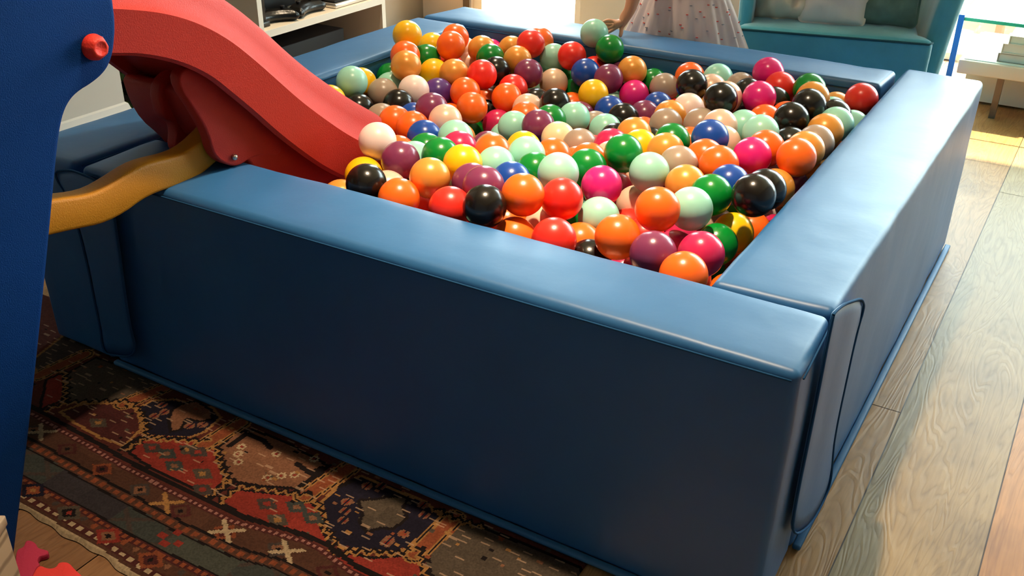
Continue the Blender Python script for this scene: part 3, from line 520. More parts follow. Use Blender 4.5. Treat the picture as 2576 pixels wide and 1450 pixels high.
# outside
struct(BM().box((-6,3.75,-.12),(6,4.35,-.03)).build('terrace',M['terrace']))
struct(BM().box((-8,4.35,-.14),(8,16,-.03)).build('lawn',M['lawn']))
random.seed(9)
for j,(x,y,s,lb) in enumerate([(-.6,6.6,.5,'small bushy shrub on the lawn beyond the glass, nearest the house'),(1.4,8.2,.9,'tall leafy shrub on the lawn beyond the coffee table'),(-2.6,8.5,1.0,'large leafy shrub outside the narrow glazed door')]):
    b=BM()
    for k in range(900):
        d=Vector((random.gauss(0,1),random.gauss(0,1),random.gauss(0,1))).normalized()*s*(.55+.45*random.random());c=Vector((x,y,s*.9-.05))+Vector((d.x,d.y,d.z*.9))
        u=Vector((random.uniform(-1,1),random.uniform(-1,1),random.uniform(-1,1))).normalized();v=u.cross(d).normalized();L=.07
        b.add([c-u*L,c+v*L*.4,c+u*L,c-v*L*.4],[(0,1,2,3)])
    r=empty('shrub',(x,y,-.05),lb,'shrub');b.build('foliage',M['leaf'],r)
    BM().tube([(x,y,-.06),(x+.02,y,s*.5),(x,y,s)],[.04,.03,.02],8).build('stem',M['timber'],r,True)
# timber garden lounger glimpsed outside
g=empty('garden_lounger',(.2,4.4,-.03),'brown timber garden lounger on the pale terrace outside','garden furniture')
b=BM()
for k in range(9): b.box((-.25+k*.12,4.15,.22),(-.17+k*.12,4.75,.245))
b.build('slat_seat',M['timber'],g)
for yy in(4.17,4.70): BM().box((-.28,yy,.17),(.82,yy+.04,.22)).build('rail',M['timber'],g)
for x in(-.24,.76):
    for yy in(4.17,4.70): BM().box((x,yy,-.03),(x+.04,yy+.04,.17)).build('leg',M['timber'],g)

# ---------------------------------------------------------------- foam pit blocks
def interp_map(top,bot,z0,z1):
    """top: dict of 4 corners [00,10,11,01] xy ; maps unit coords + offset"""
    def f(q,u,v,w,size):
        pass
    return f
def foam(name,label,size,corners,axis,z0,seed):
    """size (sx,sy,sz). corners: 4 xy at top for (0,0),(sx,0),(sx,sy),(0,sy); bottom nominal."""
    sx,sy,sz=size
    def mp(q,u,v,w):
        uu,vv=q.x/sx,q.y/sy;ww=q.z/sz
        def bil(c): return tuple(c[0][k]*(1-uu)*(1-vv)+c[1][k]*uu*(1-vv)+c[2][k]*uu*vv+c[3][k]*(1-uu)*vv for k in(0,1))
        t=bil(corners[0]);bt=bil(corners[1]);
        return Vector((bt[0]*(1-ww)+t[0]*ww,bt[1]*(1-ww)+t[1]*ww,z0+q.z))
    vs,fs=rbox(size,.013,.022,puff=.0045,mapf=mp,wr=.0024,seed=seed,exp=3)
    root=empty(name,(corners[1][0][0],corners[1][0][1],z0),label,'foam block','blue foam walls of the ball pit')
    o=mesh('padded_body',vs,fs,M['vinyl'],root)
    return root,mp
e=.0045
tf,tr,tb,tl=D['top_front'],D['top_right'],D['top_back'],D['top_left']
def ins(c,d=e):
    cx=sum(p[0] for p in c)/4;cy=sum(p[1] for p in c)/4
    return [(p[0]-(d if p[0]>cx else -d),p[1]-(d if p[1]>cy else -d)) for p in c]
z0=.008
Hh=H-z0
fr,mpf=foam('foam_block','long blue padded vinyl block nearest the camera, slide crossing its left end',(W-T,T,Hh),(ins([tf[0],tf[1],tf[2],tf[3]]),ins([(-W+T,0),(0,0),(0,T),(-W+T,T)])),0,z0,1)
rt,mpr=foam('foam_block','blue padded vinyl block along the right, beside the bare floorboards',(T,DP-T,H-.002),(ins([tr[0],tr[1],tr[2],tr[3]]),ins([(-T,T),(0,T),(0,DP),(-T,DP)])),1,.002,2)
bk,mpb=foam('foam_block','blue padded vinyl block at the back, between child and balls',(W-T,T,H-.002),(ins([tb[0],tb[3],tb[2],tb[1]]),ins([(-W,DP-T),(-T,DP-T),(-T,DP),(-W,DP)])),0,.002,3)
lf,mpl=foam('foam_block','blue padded vinyl block on the left, in front of the shelving unit',(T,DP-T,Hh),(ins([(-W,-.004),(-W+T-.005,0),(tl[1][0],1.385),(tl[0][0],1.39)]),ins([(-W,0),(-W+T,0),(-W+T,DP-T),(-W,DP-T)])),1,z0,4)
def seams(root,mp,size,faces):
    # stitched seam lines 1 cm below the top edge and near vertical edges, raised cord
    for pts in faces:
        P=[];n=max(2,int(max((Vector(pts[1])-Vector(pts[0])).length/.03,2)))
        for i in range(n+1):
            t=i/n;q=Vector(pts[0]).lerp(Vector(pts[1]),t);P.append(mp(q,0,0,0))
        BM().tube(P,.0016,6).build('seam',M['seam'],root,True)
z=Hh-.012
seams(fr,mpf,None,[((.01,-.0035,z),(W-T-.01,-.0035,z)),((W-T+.003,.012,z),(W-T+.003,T-.01,z))])
seams(rt,mpr,None,[((-.003,.02,z),(-.003,DP-T-.02,z)),((.012,-.002,z),(T-.01,-.002,z))])
seams(bk,mpb,None,[((.02,-.003,z),(W-T-.02,-.003,z))])
seams(lf,mpl,None,[((T+.003,.02,z),(T+.003,DP-T-.02,z))])
# base piping along the floor edge of front and right block
BM().box((-W+T+.01,-.010,.008),(-.004,.004,.018)).build('base_piping',M['trim'],fr,bevel=.004)
BM().box((-.004,T+.01,.002),(.010,DP-.01,.012)).build('base_piping',M['trim'],rt,bevel=.003)
# joining flaps
def flap_r(poly):
    poly=smoothpoly(poly,2);n=len(poly);cx=sum(p[0] for p in poly)/n;cz=sum(p[1] for p in poly)/n
    rings=[];vs=[];fs=[]
    R_=8
    def xo(y,z): # bulge : sits on the face near the joint, gently wavy
        return .009+.003*max(0,math.sin((y-.18)*22))*min(1,z*4)+.006*max(0,(.16-z))/.16
    for side,off in((0,.003),(1,-.003)):
        for r in range(R_+1):
            s=r/R_
            for p in poly:
                y=cy_=cx+(p[0]-cx)*s;zz=cz+(p[1]-cz)*s
                vs.append((xo(y,zz)+off*(1 if s<.98 else .2),y,max(.004,zz)))
    N=(R_+1)*n
    for side in(0,1):
        for r in range(R_):
            for k in range(n):
                a=side*N+r*n+k;b_=side*N+r*n+(k+1)%n;c_=side*N+(r+1)*n+(k+1)%n;d_=side*N+(r+1)*n+k
                fs.append((a,b_,c_,d_) if side==0 else (d_,c_,b_,a))
    for k in range(n):
        a=R_*n+k;b_=R_*n+(k+1)%n;fs.append((a,b_,N+b_,N+a))
    o=mesh('joining_flap',vs,fs,M['vinyl'],rt);fixn(o)
    rim=[(xo(p[0],p[1])+.003,p[0],max(.006,p[1])) for p in poly];BM().tube(rim+[rim[0]],.0022,6,False).build('flap_binding',M['seam'],o,True)
flap_r(D['flap_r'])
def flap_l(poly):
    poly=smoothpoly(poly,2);n=len(poly);cx=sum(p[0] for p in poly)/n;cz=sum(p[1] for p in poly)/n
    vs=[];fs=[];R_=8
    def yo(x,z): return -.012-.006*math.sin(max(0,(z-.02))*8)-.012*max(0,.1-z)/.1
    for off in(-.003,.003):
        for r in range(R_+1):
            s=r/R_
            for p in poly:
                x=cx+(p[0]-cx)*s;zz=cz+(p[1]-cz)*s;vs.append((x,yo(x,zz)+off*(1 if s<.98 else .2),max(.012,zz)))
    N=(R_+1)*n
    for side in(0,1):
        for r in range(R_):
            for k in range(n):
                fs.append((side*N+r*n+k,side*N+r*n+(k+1)%n,side*N+(r+1)*n+(k+1)%n,side*N+(r+1)*n+k))
    for k in range(n):
        a=R_*n+k;b_=R_*n+(k+1)%n;fs.append((a,b_,N+b_,N+a))
    o=mesh('joining_flap',vs,fs,M['vinyl'],fr);fixn(o)
    rim=[(p[0],yo(p[0],p[1])-.003,max(.014,p[1])) for p in poly];BM().tube(rim+[rim[0]],.0022,6,False).build('flap_binding',M['seam'],o,True)
flap_l(D['flap_l'])

# ---------------------------------------------------------------- balls
BC=dict(orange=('ff6d1c',.28),mint=('9edcc8',.3),black=('17130f',.22),gold=('e69a3e',.3),purple=('7d3358',.25),violet=('56307f',.28),taupe=('a89280',.3),green=('08852f',.24),
 pearl=('ecc4ac',.3),pearltaupe=('dcbb9e',.32),yellow=('ffc40e',.28),blue=('1648a6',.26),red=('ee2f22',.3),magenta=('e0207c',.25),white=('f4dcd4',.35),raspberry=('c8265a',.25),cream=('f8d8ae',.33))
ballme={}
def ball_mesh(c):
    if c in ballme:return ballme[c]
    bm=bmesh.new();bmesh.ops.create_icosphere(bm,subdivisions=4,radius=RB)
    for v in bm.verts: v.co*=1+.004*noise.noise(v.co*40)
    me=bpy.data.meshes.new('ball_'+c);bm.to_mesh(me);bm.free();me.polygons.foreach_set('use_smooth',[True]*len(me.polygons))
    h,r=BC[c];m=mat(c+' ball plastic',srgb(h),r,.5,metal=.12 if c in('gold','pearl','pearltaupe') else 0,sss=.0)
    me.materials.append(m);ballme[c]=me;return me
for x,y,zz,c,lb in BALLS:
    o=bpy.data.objects.new('pit_ball',ball_mesh(c));o.location=(x/1000,y/1000,zz/1000);COL.objects.link(o)
    o.rotation_euler=(x*.01,y*.013,zz*.02)
    tag(o,lb,'ball','plastic balls in the ball pit')
# lower layers
bm=bmesh.new();bmesh.ops.create_icosphere(bm,subdivisions=3,radius=RB);tv=[v.co.copy() for v in bm.verts];tfc=[tuple(v.index for v in f.verts) for f in bm.faces];bm.free()
vs=[];fs=[];mi=[];names=sorted(BC)
for x,y,zz,c in REST:
    n=len(vs);p=Vector((x/1000,y/1000,zz/1000));vs+=[tuple(p+v) for v in tv];fs+=[tuple(i+n for i in f) for f in tfc];mi+=[names.index(c)]*len(tfc)
# the lowest balls down to the floor
pts=[]
r2=np.random.default_rng(8)
ex=np.array([[a/1000 for a in b[:3]] for b in REST]+[[a/1000 for a in b[:3]] for b in BALLS])
for _ in range(9000):
    p=np.array([r2.uniform(-W+T+RB+.01,-T-RB-.01),r2.uniform(T+RB+.01,DP-T-RB-.01),r2.choice([RB+.004,.105,.17,.235])])
    if (((ex-p)**2).sum(1)<(1.9*RB)**2).any():continue
    ex=np.vstack([ex,p]);c=int(r2.integers(len(names)));n=len(vs);pp=Vector(p);vs+=[tuple(pp+v) for v in tv];fs+=[tuple(i+n for i in f) for f in tfc];mi+=[c]*len(tfc)
me=bpy.data.meshes.new('ball_filling');me.from_pydata(vs,[],fs)
for c in names: me.materials.append(ball_mesh(c).materials[0])
me.polygons.foreach_set('material_index',mi)
o=link('ball_filling',me);tag(o,'lower layers of coloured balls glimpsed in the gaps','balls',None,'stuff')

# ---------------------------------------------------------------- slide
XN=-1.10;WD=.335
sl=empty('toddler_slide',(-1.25,-.5,0),'red chute slide with blue side panels leading into the ball pit','slide')
cr=[(-.55,.78),(-.45,.78),(-.35,.778),(-.25,.772),(-.175,.762),(-.102,.747),(-.049,.735),(.022,.707),(.085,.668),(.135,.62),(.188,.568),(.24,.513),(.30,.457),(.36,.405),(.42,.362),(.47,.33),(.50,.318)]
rm=[(-.55,.90),(-.45,.905),(-.33,.905),(-.20,.90),(-.11,.89),(-.03,.872),(.05,.847),(.11,.818),(.175,.775),(.245,.716),(.30,.663),(.36,.610),(.43,.556),(.49,.512),(.545,.476),(.575,.456),(.590,.443)]
sec=[(.0,.52),(.012,.60),(.022,.80),(.026,.93),(.032,1.0),(.042,1.0),(.048,.93),(.052,.75),(.058,.5),(.075,.34),(.10,.30)]
far=[(WD-a,h) for a,h in sec[::-1]]
sec=sec+[(WD/2,.29)]+far+[(WD-.004,.35),(WD-.010,.02),(WD-.018,-.02),(WD-.028,.0),(WD-.036,.12),(WD/2,.17),(.036,.12),(.028,.0),(.018,-.02),(.010,.02),(.004,.35)]
def resample(L,n):
    P=smoothpoly([list(p) for p in L],2,False);d=[0]
    for a,b_ in zip(P[:-1],P[1:]): d.append(d[-1]+math.dist(a,b_))
    out=[];j=0
    for i in range(n):
        t=d[-1]*i/(n-1)
        while j<len(d)-2 and d[j+1]<t:j+=1
        k=(t-d[j])/(d[j+1]-d[j]+1e-9);out.append([P[j][0]+(P[j+1][0]-P[j][0])*k,P[j][1]+(P[j+1][1]-P[j][1])*k])
    return out
both=[list(a)+list(b_) for a,b_ in zip(cr,rm)]
both=smoothpoly(both,2,False)
vs=[];n=len(sec)
for a in both:
    c0=Vector((a[0],a[1]));c1=Vector((a[2],a[3]))
    for s,h in sec:
        p=c0+(c1-c0)*h;vs.append((XN-s,p.x,p.y))
fs=[(i*n+k,i*n+(k+1)%n,(i+1)*n+(k+1)%n,(i+1)*n+k) for i in range(len(both)-1) for k in range(n)]
# end caps (fan strips between matching inner/outer points)
def cap(base):
    return [tuple(base+k for k in range(n))]
fs+=cap(0)+[tuple(reversed(cap((len(both)-1)*n)[0]))]
ch=mesh('chute',vs,fs,M['red'],sl);fixn(ch)
b=bmesh.new();b.from_mesh(ch.data);bmesh.ops.triangulate(b,faces=[f for f in b.faces if len(f.verts)>4]);b.to_mesh(ch.data);b.free()
ch.data.set_sharp_from_angle(angle=math.radians(38))
# moulded stiffening rib under the chute and hinge lugs
prism_yz(smoothpoly(D['lobeA'],2),-1.31,-1.28).build('rear_lug',M['red'],ch,bevel=.006,seg=3)
prism_yz(smoothpoly(D['lobeB'],2),-1.177,-1.15).build('front_lug',M['red'],ch,bevel=.008,seg=3)
sy,sz=D['screw'][0]
bm_=BM();bm_.tube([(-1.153,sy,sz),(-1.146,sy,sz),(-1.143,sy,sz),(-1.142,sy,sz)],[.0062,.0062,.0045,.001],14);bm_.build('screw',M['steel'],ch,True)
prism_yz(smoothpoly([[.12,.62],[.13,.56],[.15,.515],[.185,.475],[.212,.435],[.30,.37],[.45,.30],[.60,.262],[.61,.285],[.50,.335],[.42,.385],[.30,.48],[.18,.60]],1),-1.40,-1.1515).build('underside_rib',M['red'],ch,bevel=.008,seg=3)
# yellow brace
bt=resample(D['brace_top'],26);bb=resample(D['brace_bot'],26)
poly=bt+bb[::-1]
prism_yz(poly,-1.225,-1.18).build('brace',M['yellow'],sl,bevel=.007,seg=3)
# blue side panels
leg=[list(p) for p in D['leg']]
legr=smoothpoly(leg,2,False)
# clamp last to floor
legr=legr+[[-.542,.008]]
leftside=[[-.70,.008],[-.72,.03],[-.66,.30],[-.62,.50],[-.66,.60],[-.74,.45],[-.83,.20],[-.88,.02],[-1.03,.02],[-1.02,.10],[-.90,.50],[-.80,.90],[-.74,1.08],[-.66,1.16],[-.52,1.18],[-.38,1.12],[-.25,.98],[-.17,.90]]
leftside[0]=[-.70,.008]
pan=legr+leftside
def panel(x0,x1,nm='side_panel'):
    return prism_yz(pan,x0,x1).build(nm,M['bluepl'],sl,bevel=.012,seg=4)
panel(-1.062,-1.02);panel(-1.53,-1.488)
for k,(yy,zz) in enumerate([(-.92,.22),(-.85,.45),(-.79,.68)]): BM().box((-1.488,yy-.05,zz-.018),(-1.062,yy+.05,zz+.018)).build('step',M['bluepl'],sl,bevel=.01,seg=3)
BM().box((-1.488,-.68,.78),(-1.062,-.46,.82)).build('platform',M['red'],sl,bevel=.01,seg=3)
# red bolt cap: tapered octagonal knob
by,bz=D['bolt'][0]
def knob(x0,s):
    prof=[(0,.0),(0,.0185),(.004,.0192),(.011,.0185),(.018,.0145),(.0205,.013),(.0205,.0095),(.0195,.0085),(.0195,0)]
    vs=[];N=32;fs=[]
    for d,r in prof:
        for k in range(N):
            t=2*math.pi*k/N;rr=r*(1-.045*(abs(math.sin(4*t))**.7 if d>.004 else 0));vs.append((x0+s*d,by+rr*math.cos(t),bz+rr*math.sin(t)))
    fs=[(i*N+k,i*N+(k+1)%N,(i+1)*N+(k+1)%N,(i+1)*N+k) for i in range(len(prof)-1) for k in range(N)]
    o=mesh('bolt_cap',vs,fs,M['redknob'],sl);fixn(o);b=bmesh.new();b.from_mesh(o.data);bmesh.ops.remove_doubles(b,verts=b.verts,dist=1e-5);b.to_mesh(o.data);b.free()
knob(-1.0215,1)

# ---------------------------------------------------------------- rug
def build_rug():
    G=.0030;x0,x1,y0,y1=-2.2,-.28,-.425,.12
    nx=int((x1-x0)/G);ny=int((y1-y0)/G)
    xs=x0+(np.arange(nx)+.5)*G;ys=y0+(np.arange(ny)+.5)*G
    X,Y=np.meshgrid(xs,ys)
    img=np.zeros((ny,nx,3));
    c=dict(field=(.135,.032,.022),navy=(.018,.014,.028),tan=(.30,.13,.07),brown=(.12,.05,.03),red=(.34,.042,.028),olive=(.115,.085,.06),grey=(.085,.06,.05),gold=(.46,.22,.07),ivory=(.62,.45,.27),pinkdot=(.46,.20,.16),black=(.016,.010,.010),teal=(.065,.07,.062),rust=(.33,.085,.035),maroon=(.10,.025,.022))
    def inside(P,wob=0):
        XX,YY=X,Y
        r=np.zeros(X.shape,bool);n=len(P)
        # knotted steps: quantise the coordinate
        q=.009;XX=np.floor(X/q)*q+q/2;YY=np.floor(Y/q)*q+q/2
        if not wob: XX,YY=X,Y
        for i in range(n):
            a,b_=P[i],P[(i+1)%n]
            cnd=((a[1]>YY)!=(b_[1]>YY))&(XX<(b_[0]-a[0])*(YY-a[1])/(b_[1]-a[1]+1e-12)+a[0]);r^=cnd
        return r
    def segdist(P):
        d=np.full(X.shape,9.);s=np.zeros(X.shape);acc=0;sgn=np.zeros(X.shape)
        for a,b_ in zip(P[:-1],P[1:]):
            ax,ay=a;bx,by_=b_;L=math.hypot(bx-ax,by_-ay)+1e-9
            t=np.clip(((X-ax)*(bx-ax)+(Y-ay)*(by_-ay))/L**2,0,1);dd=np.hypot(X-ax-t*(bx-ax),Y-ay-t*(by_-ay))
            cr_=((X-ax)*(by_-ay)-(Y-ay)*(bx-ax))/L
            m=dd<d;d=np.where(m,dd,d);s=np.where(m,acc+t*L,s);sgn=np.where(m,np.sign(cr_),sgn);acc+=L
        return d,s,sgn
    def put(mask,col): img[mask]=c[col] if isinstance(col,str) else col
    def curve(pts):
        px_=[p[0] for p in pts];py_=[p[1] for p in pts];return np.interp(X,px_,py_)
    yg=curve(D['guard']);y2=curve(D['line2']);y3=curve(D['line3']);ye=curve(D['edge'])
    img[:]=c['field']
    # field polygons
    F=D['rug']['fill'];
    for k,col in(('grey00','grey'),('grey0','olive'),('red0','red'),('red0b','maroon'),('navy1','navy'),('tan1','tan'),('red2','red'),('tan3','tan'),('red4','red'),('navy5','navy'),('tan5','olive'),('red6','red'),('olive7','olive')):
        m=inside(F[k],1);put(m,col)
        P=F[k]+[F[k][0]];d,s,_=segdist(P);put((d<.0032)&(~m|True),'black' if col in('tan','red','olive') else 'gold')
    for k,P in D['rug']['black'].items():
        d,s,_=segdist(P);put(d<.0055,'black')
    for k,P in D['rug']['stripe'].items():
        d,s,_=segdist(P);put(d<.022,'gold');put(d<.018,'black');put(d<.0155,'gold');put(d<.0115,'rust')
    for k,P in D['rug']['zig'].items():
        d,s,sg=segdist(P);tri=np.abs((s/.020)%1-.5)*2;off=d*sg;z_=off-(tri-.5)*.011
        put(np.abs(z_+.0065)<.0038,'black');put(np.abs(z_)<.0032,'gold')
    # flowers, rosettes, blobs
    for p in D['flowers']:
        for a in range(8):
            t=a*math.pi/4;put(np.hypot(X-p[0]-.007*math.cos(t),Y-p[1]-.007*math.sin(t))<.0028,'ivory')
        put(np.hypot(X-p[0],Y-p[1])<.003,'red')
    for p in D['rosettes']:
        put(np.hypot(X-p[0],Y-p[1])<.0105,'tan');put(np.hypot(X-p[0],Y-p[1])<.0055,'red');put((np.abs(X-p[0])<.0018)&(np.abs(Y-p[1])<.010),'navy')
    for i,p in enumerate(D['blobs']):
        m=(np.abs(X-p[0])/.026+np.abs(Y-p[1])/.017)<1;put(m,('olive','grey','teal')[i%3])
        put((np.abs(X-p[0])/.010+np.abs(Y-p[1])/.007)<1,('gold','red','tan')[i%3])
    # scattered small knots in the field
    r=np.random.default_rng(3)
    for _ in range(260):
        px_,py_=r.uniform(x0,x1),r.uniform(-.2,.1);cc=('tan','olive','black','rust','gold')[r.integers(5)]
        put((np.abs(X-px_)<r.uniform(.002,.006))&(np.abs(Y-py_)<r.uniform(.002,.004)),cc)
    # borders
    bord=Y<yg
    def band(a,b_,col): put((Y<a)&(Y>=b_),col)
    put(bord,'brown');
    band(yg+.020,yg+.010,'black')
    band(y2-.004,y3+.006,'teal');put(Y<y3+.006,'brown')
    # teal band mottling and lattice
    m=(Y<y2-.006)&(Y>y3+.008)
    lat=(np.abs(((X*9+ (Y-y2)*14)%1)-.5)<.07);lat2=(np.abs(((X*9-(Y-y2)*14)%1)-.5)<.07);put(m&(lat|lat2),'grey')
    seg=np.sin(X*11+1.3);put(m&(seg>.55),(.055,.045,.05));put(m&(seg<-.7),(.085,.088,.07))
    # guards
    def dots(y,col,base,per=.0125,hw=.0045):
        put(np.abs(Y-y)<hw+.0015,base);ph=(X/per)%1;put((np.abs(Y-y)<hw*.75)&(ph<.55),col)
    dots(yg,'pinkdot','maroon');dots(y2,'rust','brown',.02,.007);
    put(np.abs(Y-y2-.011)<.003,'black');put(np.abs(Y-y2+.011)<.002,'black')
    dots(y3,'rust','maroon',.015,.005);put(np.abs(Y-y3-.008)<.002,'black')
    ye2=ye+.022
    dots(ye2,'ivory','maroon',.022,.005)
    # motifs of the border bands
    for i,k in enumerate(np.arange(x0,x1,.105)):
        p=(k,float(np.interp(k,[q[0] for q in D['guard']],[q[1] for q in D['guard']]))*.5+.5*float(np.interp(k,[q[0] for q in D['line2']],[q[1] for q in D['line2']])))
        rr=np.abs(X-p[0])/.026+np.abs(Y-p[1])/.021;put(rr<1,('maroon','rust','grey')[i%3]);put((rr<.62),('brown','maroon','tan')[i%3]);put(rr<.25,'black')
        q_=(k+.05,p[1]-.11+.0);rr=np.abs(X-q_[0])/.03+np.abs(Y-q_[1])/.022
        put(rr<1,('rust','navy','olive','red')[i%4]);put(rr<.6,('maroon','rust','black','tan')[i%4]);put(rr<.25,('black','gold','red','black')[i%4])
        for dx in(-.04,.035):
            rr=np.hypot(X-q_[0]-dx,Y-q_[1]-.004);put(rr<.006,('tan','grey','rust')[i%3])
    for p in D['xs']:
        for s in(-1,1):
            dd=np.abs((X-p[0])*.75+s*(Y-p[1]))/1.25;put((dd<.0042)&(np.abs(X-p[0])<.026)&(np.abs(Y-p[1])<.019),'gold' if p is D['xs'][1] else 'ivory')
    for p in D['redspots']: put((np.abs(X-p[0])<.008)&(np.abs(Y-p[1])<.006),'red')
    # selvedge
    put(Y<ye+.009,'ivory');out=Y<ye
    # worn streaks along weft + per knot jitter
    r=np.random.default_rng(1)
    img*=.40;img*= (1+.38*(r.random((ny,nx,1))-.5))
    q=r.random((ny,nx//6+2));st=np.repeat(q,6,axis=1)[:,:nx];w_=(st>.955)&(Y>-.2);img[w_]=img[w_]*.5+np.array((.30,.19,.12))*.5
    big=np.repeat(np.repeat(r.random((ny//12+1,nx//40+1)),12,0),40,1)[:ny,:nx];img*=(.85+.3*big)[...,None]
    # mesh
    hx=x0+np.arange(nx+1)*G;hy=y0+np.arange(ny+1)*G
    HX,HY=np.meshgrid(hx,hy)
    eY=np.interp(HX,[q[0] for q in D['edge']],[q[1] for q in D['edge']])
    eY=eY+.002*np.sin(HX*90)+.0015*np.sin(HX*37)
    HY2=np.where(HY<eY,eY,HY)
    r=np.random.default_rng(2)
    HZ=.0065+r.random(HX.shape)*.0007;HZ[HY<=eY+G*.6]=.002;HZ[-1]=.001;HZ[:,-1]=.001
    co=np.stack([HX,HY2,HZ],-1).reshape(-1,3)
    idx=np.arange((nx+1)*(ny+1)).reshape(ny+1,nx+1)
    keep=~(np.maximum(HY2[1:,:-1],HY2[1:,1:])-np.minimum(HY2[:-1,:-1],HY2[:-1,1:])<1e-5)
    F_=np.stack([idx[:-1,:-1],idx[:-1,1:],idx[1:,1:],idx[1:,:-1]],-1)[keep]
    me=bpy.data.meshes.new('rug');me.vertices.add(len(co));me.vertices.foreach_set('co',co.ravel())
    nf=len(F_);me.loops.add(nf*4);me.loops.foreach_set('vertex_index',F_.ravel().astype(np.int32));me.polygons.add(nf);me.polygons.foreach_set('loop_start',np.arange(nf,dtype=np.int32)*4);me.update(calc_edges=True)
    ca=me.color_attributes.new('wool','FLOAT_COLOR','CORNER')
    cols=np.concatenate([img[keep],np.ones((nf,1))],1);ca.data.foreach_set('color',np.repeat(cols,4,axis=0).ravel())
    m=bpy.data.materials.new('knotted wool');m.use_nodes=True;nt=m.node_tree;b=nt.nodes['Principled BSDF'];at=nt.nodes.new('ShaderNodeAttribute');at.attribute_name='wool'
    nt.links.new(at.outputs['Color'],b.inputs['Base Color']);b.inputs['Roughness'].default_value=.95;b.inputs['Specular IOR Level'].default_value=.1
    o=link('oriental_rug',me,m,None,False);tag(o,'worn dark red knotted oriental rug with ivory edge, under the ball pit','rug')
build_rug()

# puzzle mat tiles
def foam_tile(nm,poly,m,lb):
    o=prism_xy(smoothpoly(poly,2),.0008,.012).build(nm,M[m],bevel=.002);return tag(o,lb,'foam mat tile','jigsaw foam tiles by the rug')
foam_tile('jigsaw_tile',D['mat_pink'],'pink','dark pink jigsaw foam tile beside the blue slide leg')
foam_tile('jigsaw_tile',D['mat_red'],'redfoam','bright red jigsaw foam tile beside the ivory rug edge')
# wood print box bottom left
bx=empty('storage_box',(-1.02,-.66,0),'pale wood print cardboard box in front of the blue slide leg','box')
o=BM().box((-.16,-.09,.0),(0,0,.205)).build('carton',M['kraft'],None,bevel=.003)
o.parent=bx;bx.location=(-.944,-.552,0);bx.rotation_euler=(0,0,math.radians(31))
o=BM().box((-.162,-.092,.19),(.002,.002,.207)).build('lid',M['beige'],None,bevel=.002);o.parent=bx

# ---------------------------------------------------------------- shelving unit on the left
u=empty('shelving_unit',(-2.35,1.59,0),'open cream shelving unit behind the left foam block','shelving unit')
UX0,UX1,UY0,UY1=-2.72,-2.15,1.258,1.925
for (a,bq) in((UY0,UY0+.02),(UY1-.02,UY1)):
    BM().box((UX0,a,0),(UX1,bq,1.1)).build('side_board',M['cab'],u)
    BM().box((UX1,a-.0005,0),(UX1+.0015,bq+.0005,1.1)).build('edge_strip',M['cabedge'],u)
for z_,zz in((.338,.362),(.70,.724),(1.10,1.124),(.05,.07)):
    BM().box((UX0,UY0+.02,z_),(UX1,UY1-.02,zz)).build('shelf_board',M['cab'],u)
    BM().box((UX1,UY0+.02,z_),(UX1+.0015,UY1-.02,zz)).build('edge_strip',M['cabedge'],u)
BM().box((UX0-.012,UY0,0),(UX0,UY1,1.124)).build('back_board',M['cab'],u)
def thing(nm,lb,cat,bms):
    r=empty(nm,bms[0][3],lb,cat)
    for p,bm_,m,_ in bms: bm_.build(p,M[m],r,bevel=.003)
    return r
sz_=.362
thing('games_console','tall black appliance at the left end of the shelf','electronics',[('casing',BM().box((-2.40,1.285,sz_),(-2.19,1.335,sz_+.20)),'black',(-2.3,1.31,sz_)),('foot',BM().box((-2.21,1.29,sz_),(-2.183,1.345,sz_+.018)),'black',0)])
thing('media_player','low black media player in the middle of the shelf','electronics',[('casing',BM().box((-2.60,1.36,sz_+.012),(-2.30,1.60,sz_+.055)),'blackm',(-2.4,1.5,sz_)),('foot',BM().box((-2.34,1.38,sz_),(-2.32,1.40,sz_+.012)),'black',0),('foot',BM().box((-2.34,1.56,sz_),(-2.32,1.58,sz_+.012)),'black',0)])
def controller(loc,rot,lb):
    r=empty('game_controller',(0,0,0),lb,'game controller')
    vs,fs=rbox((.15,.06,.035),.016,.02,puff=.004,mapf=lambda q,a,b_,c_:Vector((q.x-.075,q.y-.03-.028*(abs(q.x-.075)/.075)**2,q.z)))
    o=mesh('shell',vs,fs,M['black'],r)
    for s in(-.035,.035): BM().tube([(s,-.01,.034),(s,-.01,.046),(s,-.01,.050)],[.004,.008,.008],12).build('thumbstick',M['blackm'],r,True)
    r.location=loc;r.rotation_euler=(0,0,rot)
controller((-2.225,1.40,sz_+.001),1.2,'black game controller beside the tall appliance on the shelf')
controller((-2.22,1.545,sz_+.001),1.7,'black game controller in the middle of the shelf, lying nearer the open laptop')
lp=thing('laptop','thin dark laptop with silver edge at the right of the shelf','laptop',[('base',BM().box((-2.50,1.66,sz_+.001),(-2.165,1.895,sz_+.018)),'silver',(-2.3,1.77,sz_)),('screen_lid',BM().box((-2.50,1.665,sz_+.019),(-2.172,1.89,sz_+.026)),'blackm',0)])
# black subwoofer under the board
thing('subwoofer','large black box on the bottom shelf of the unit','speaker',[('cabinet',BM().box((-2.68,1.30,.07),(-2.22,1.76,.268)),'blackm',(-2.4,1.5,.07)),('front_trim',BM().box((-2.221,1.31,.078),(-2.214,1.75,.084)),'black',0)])
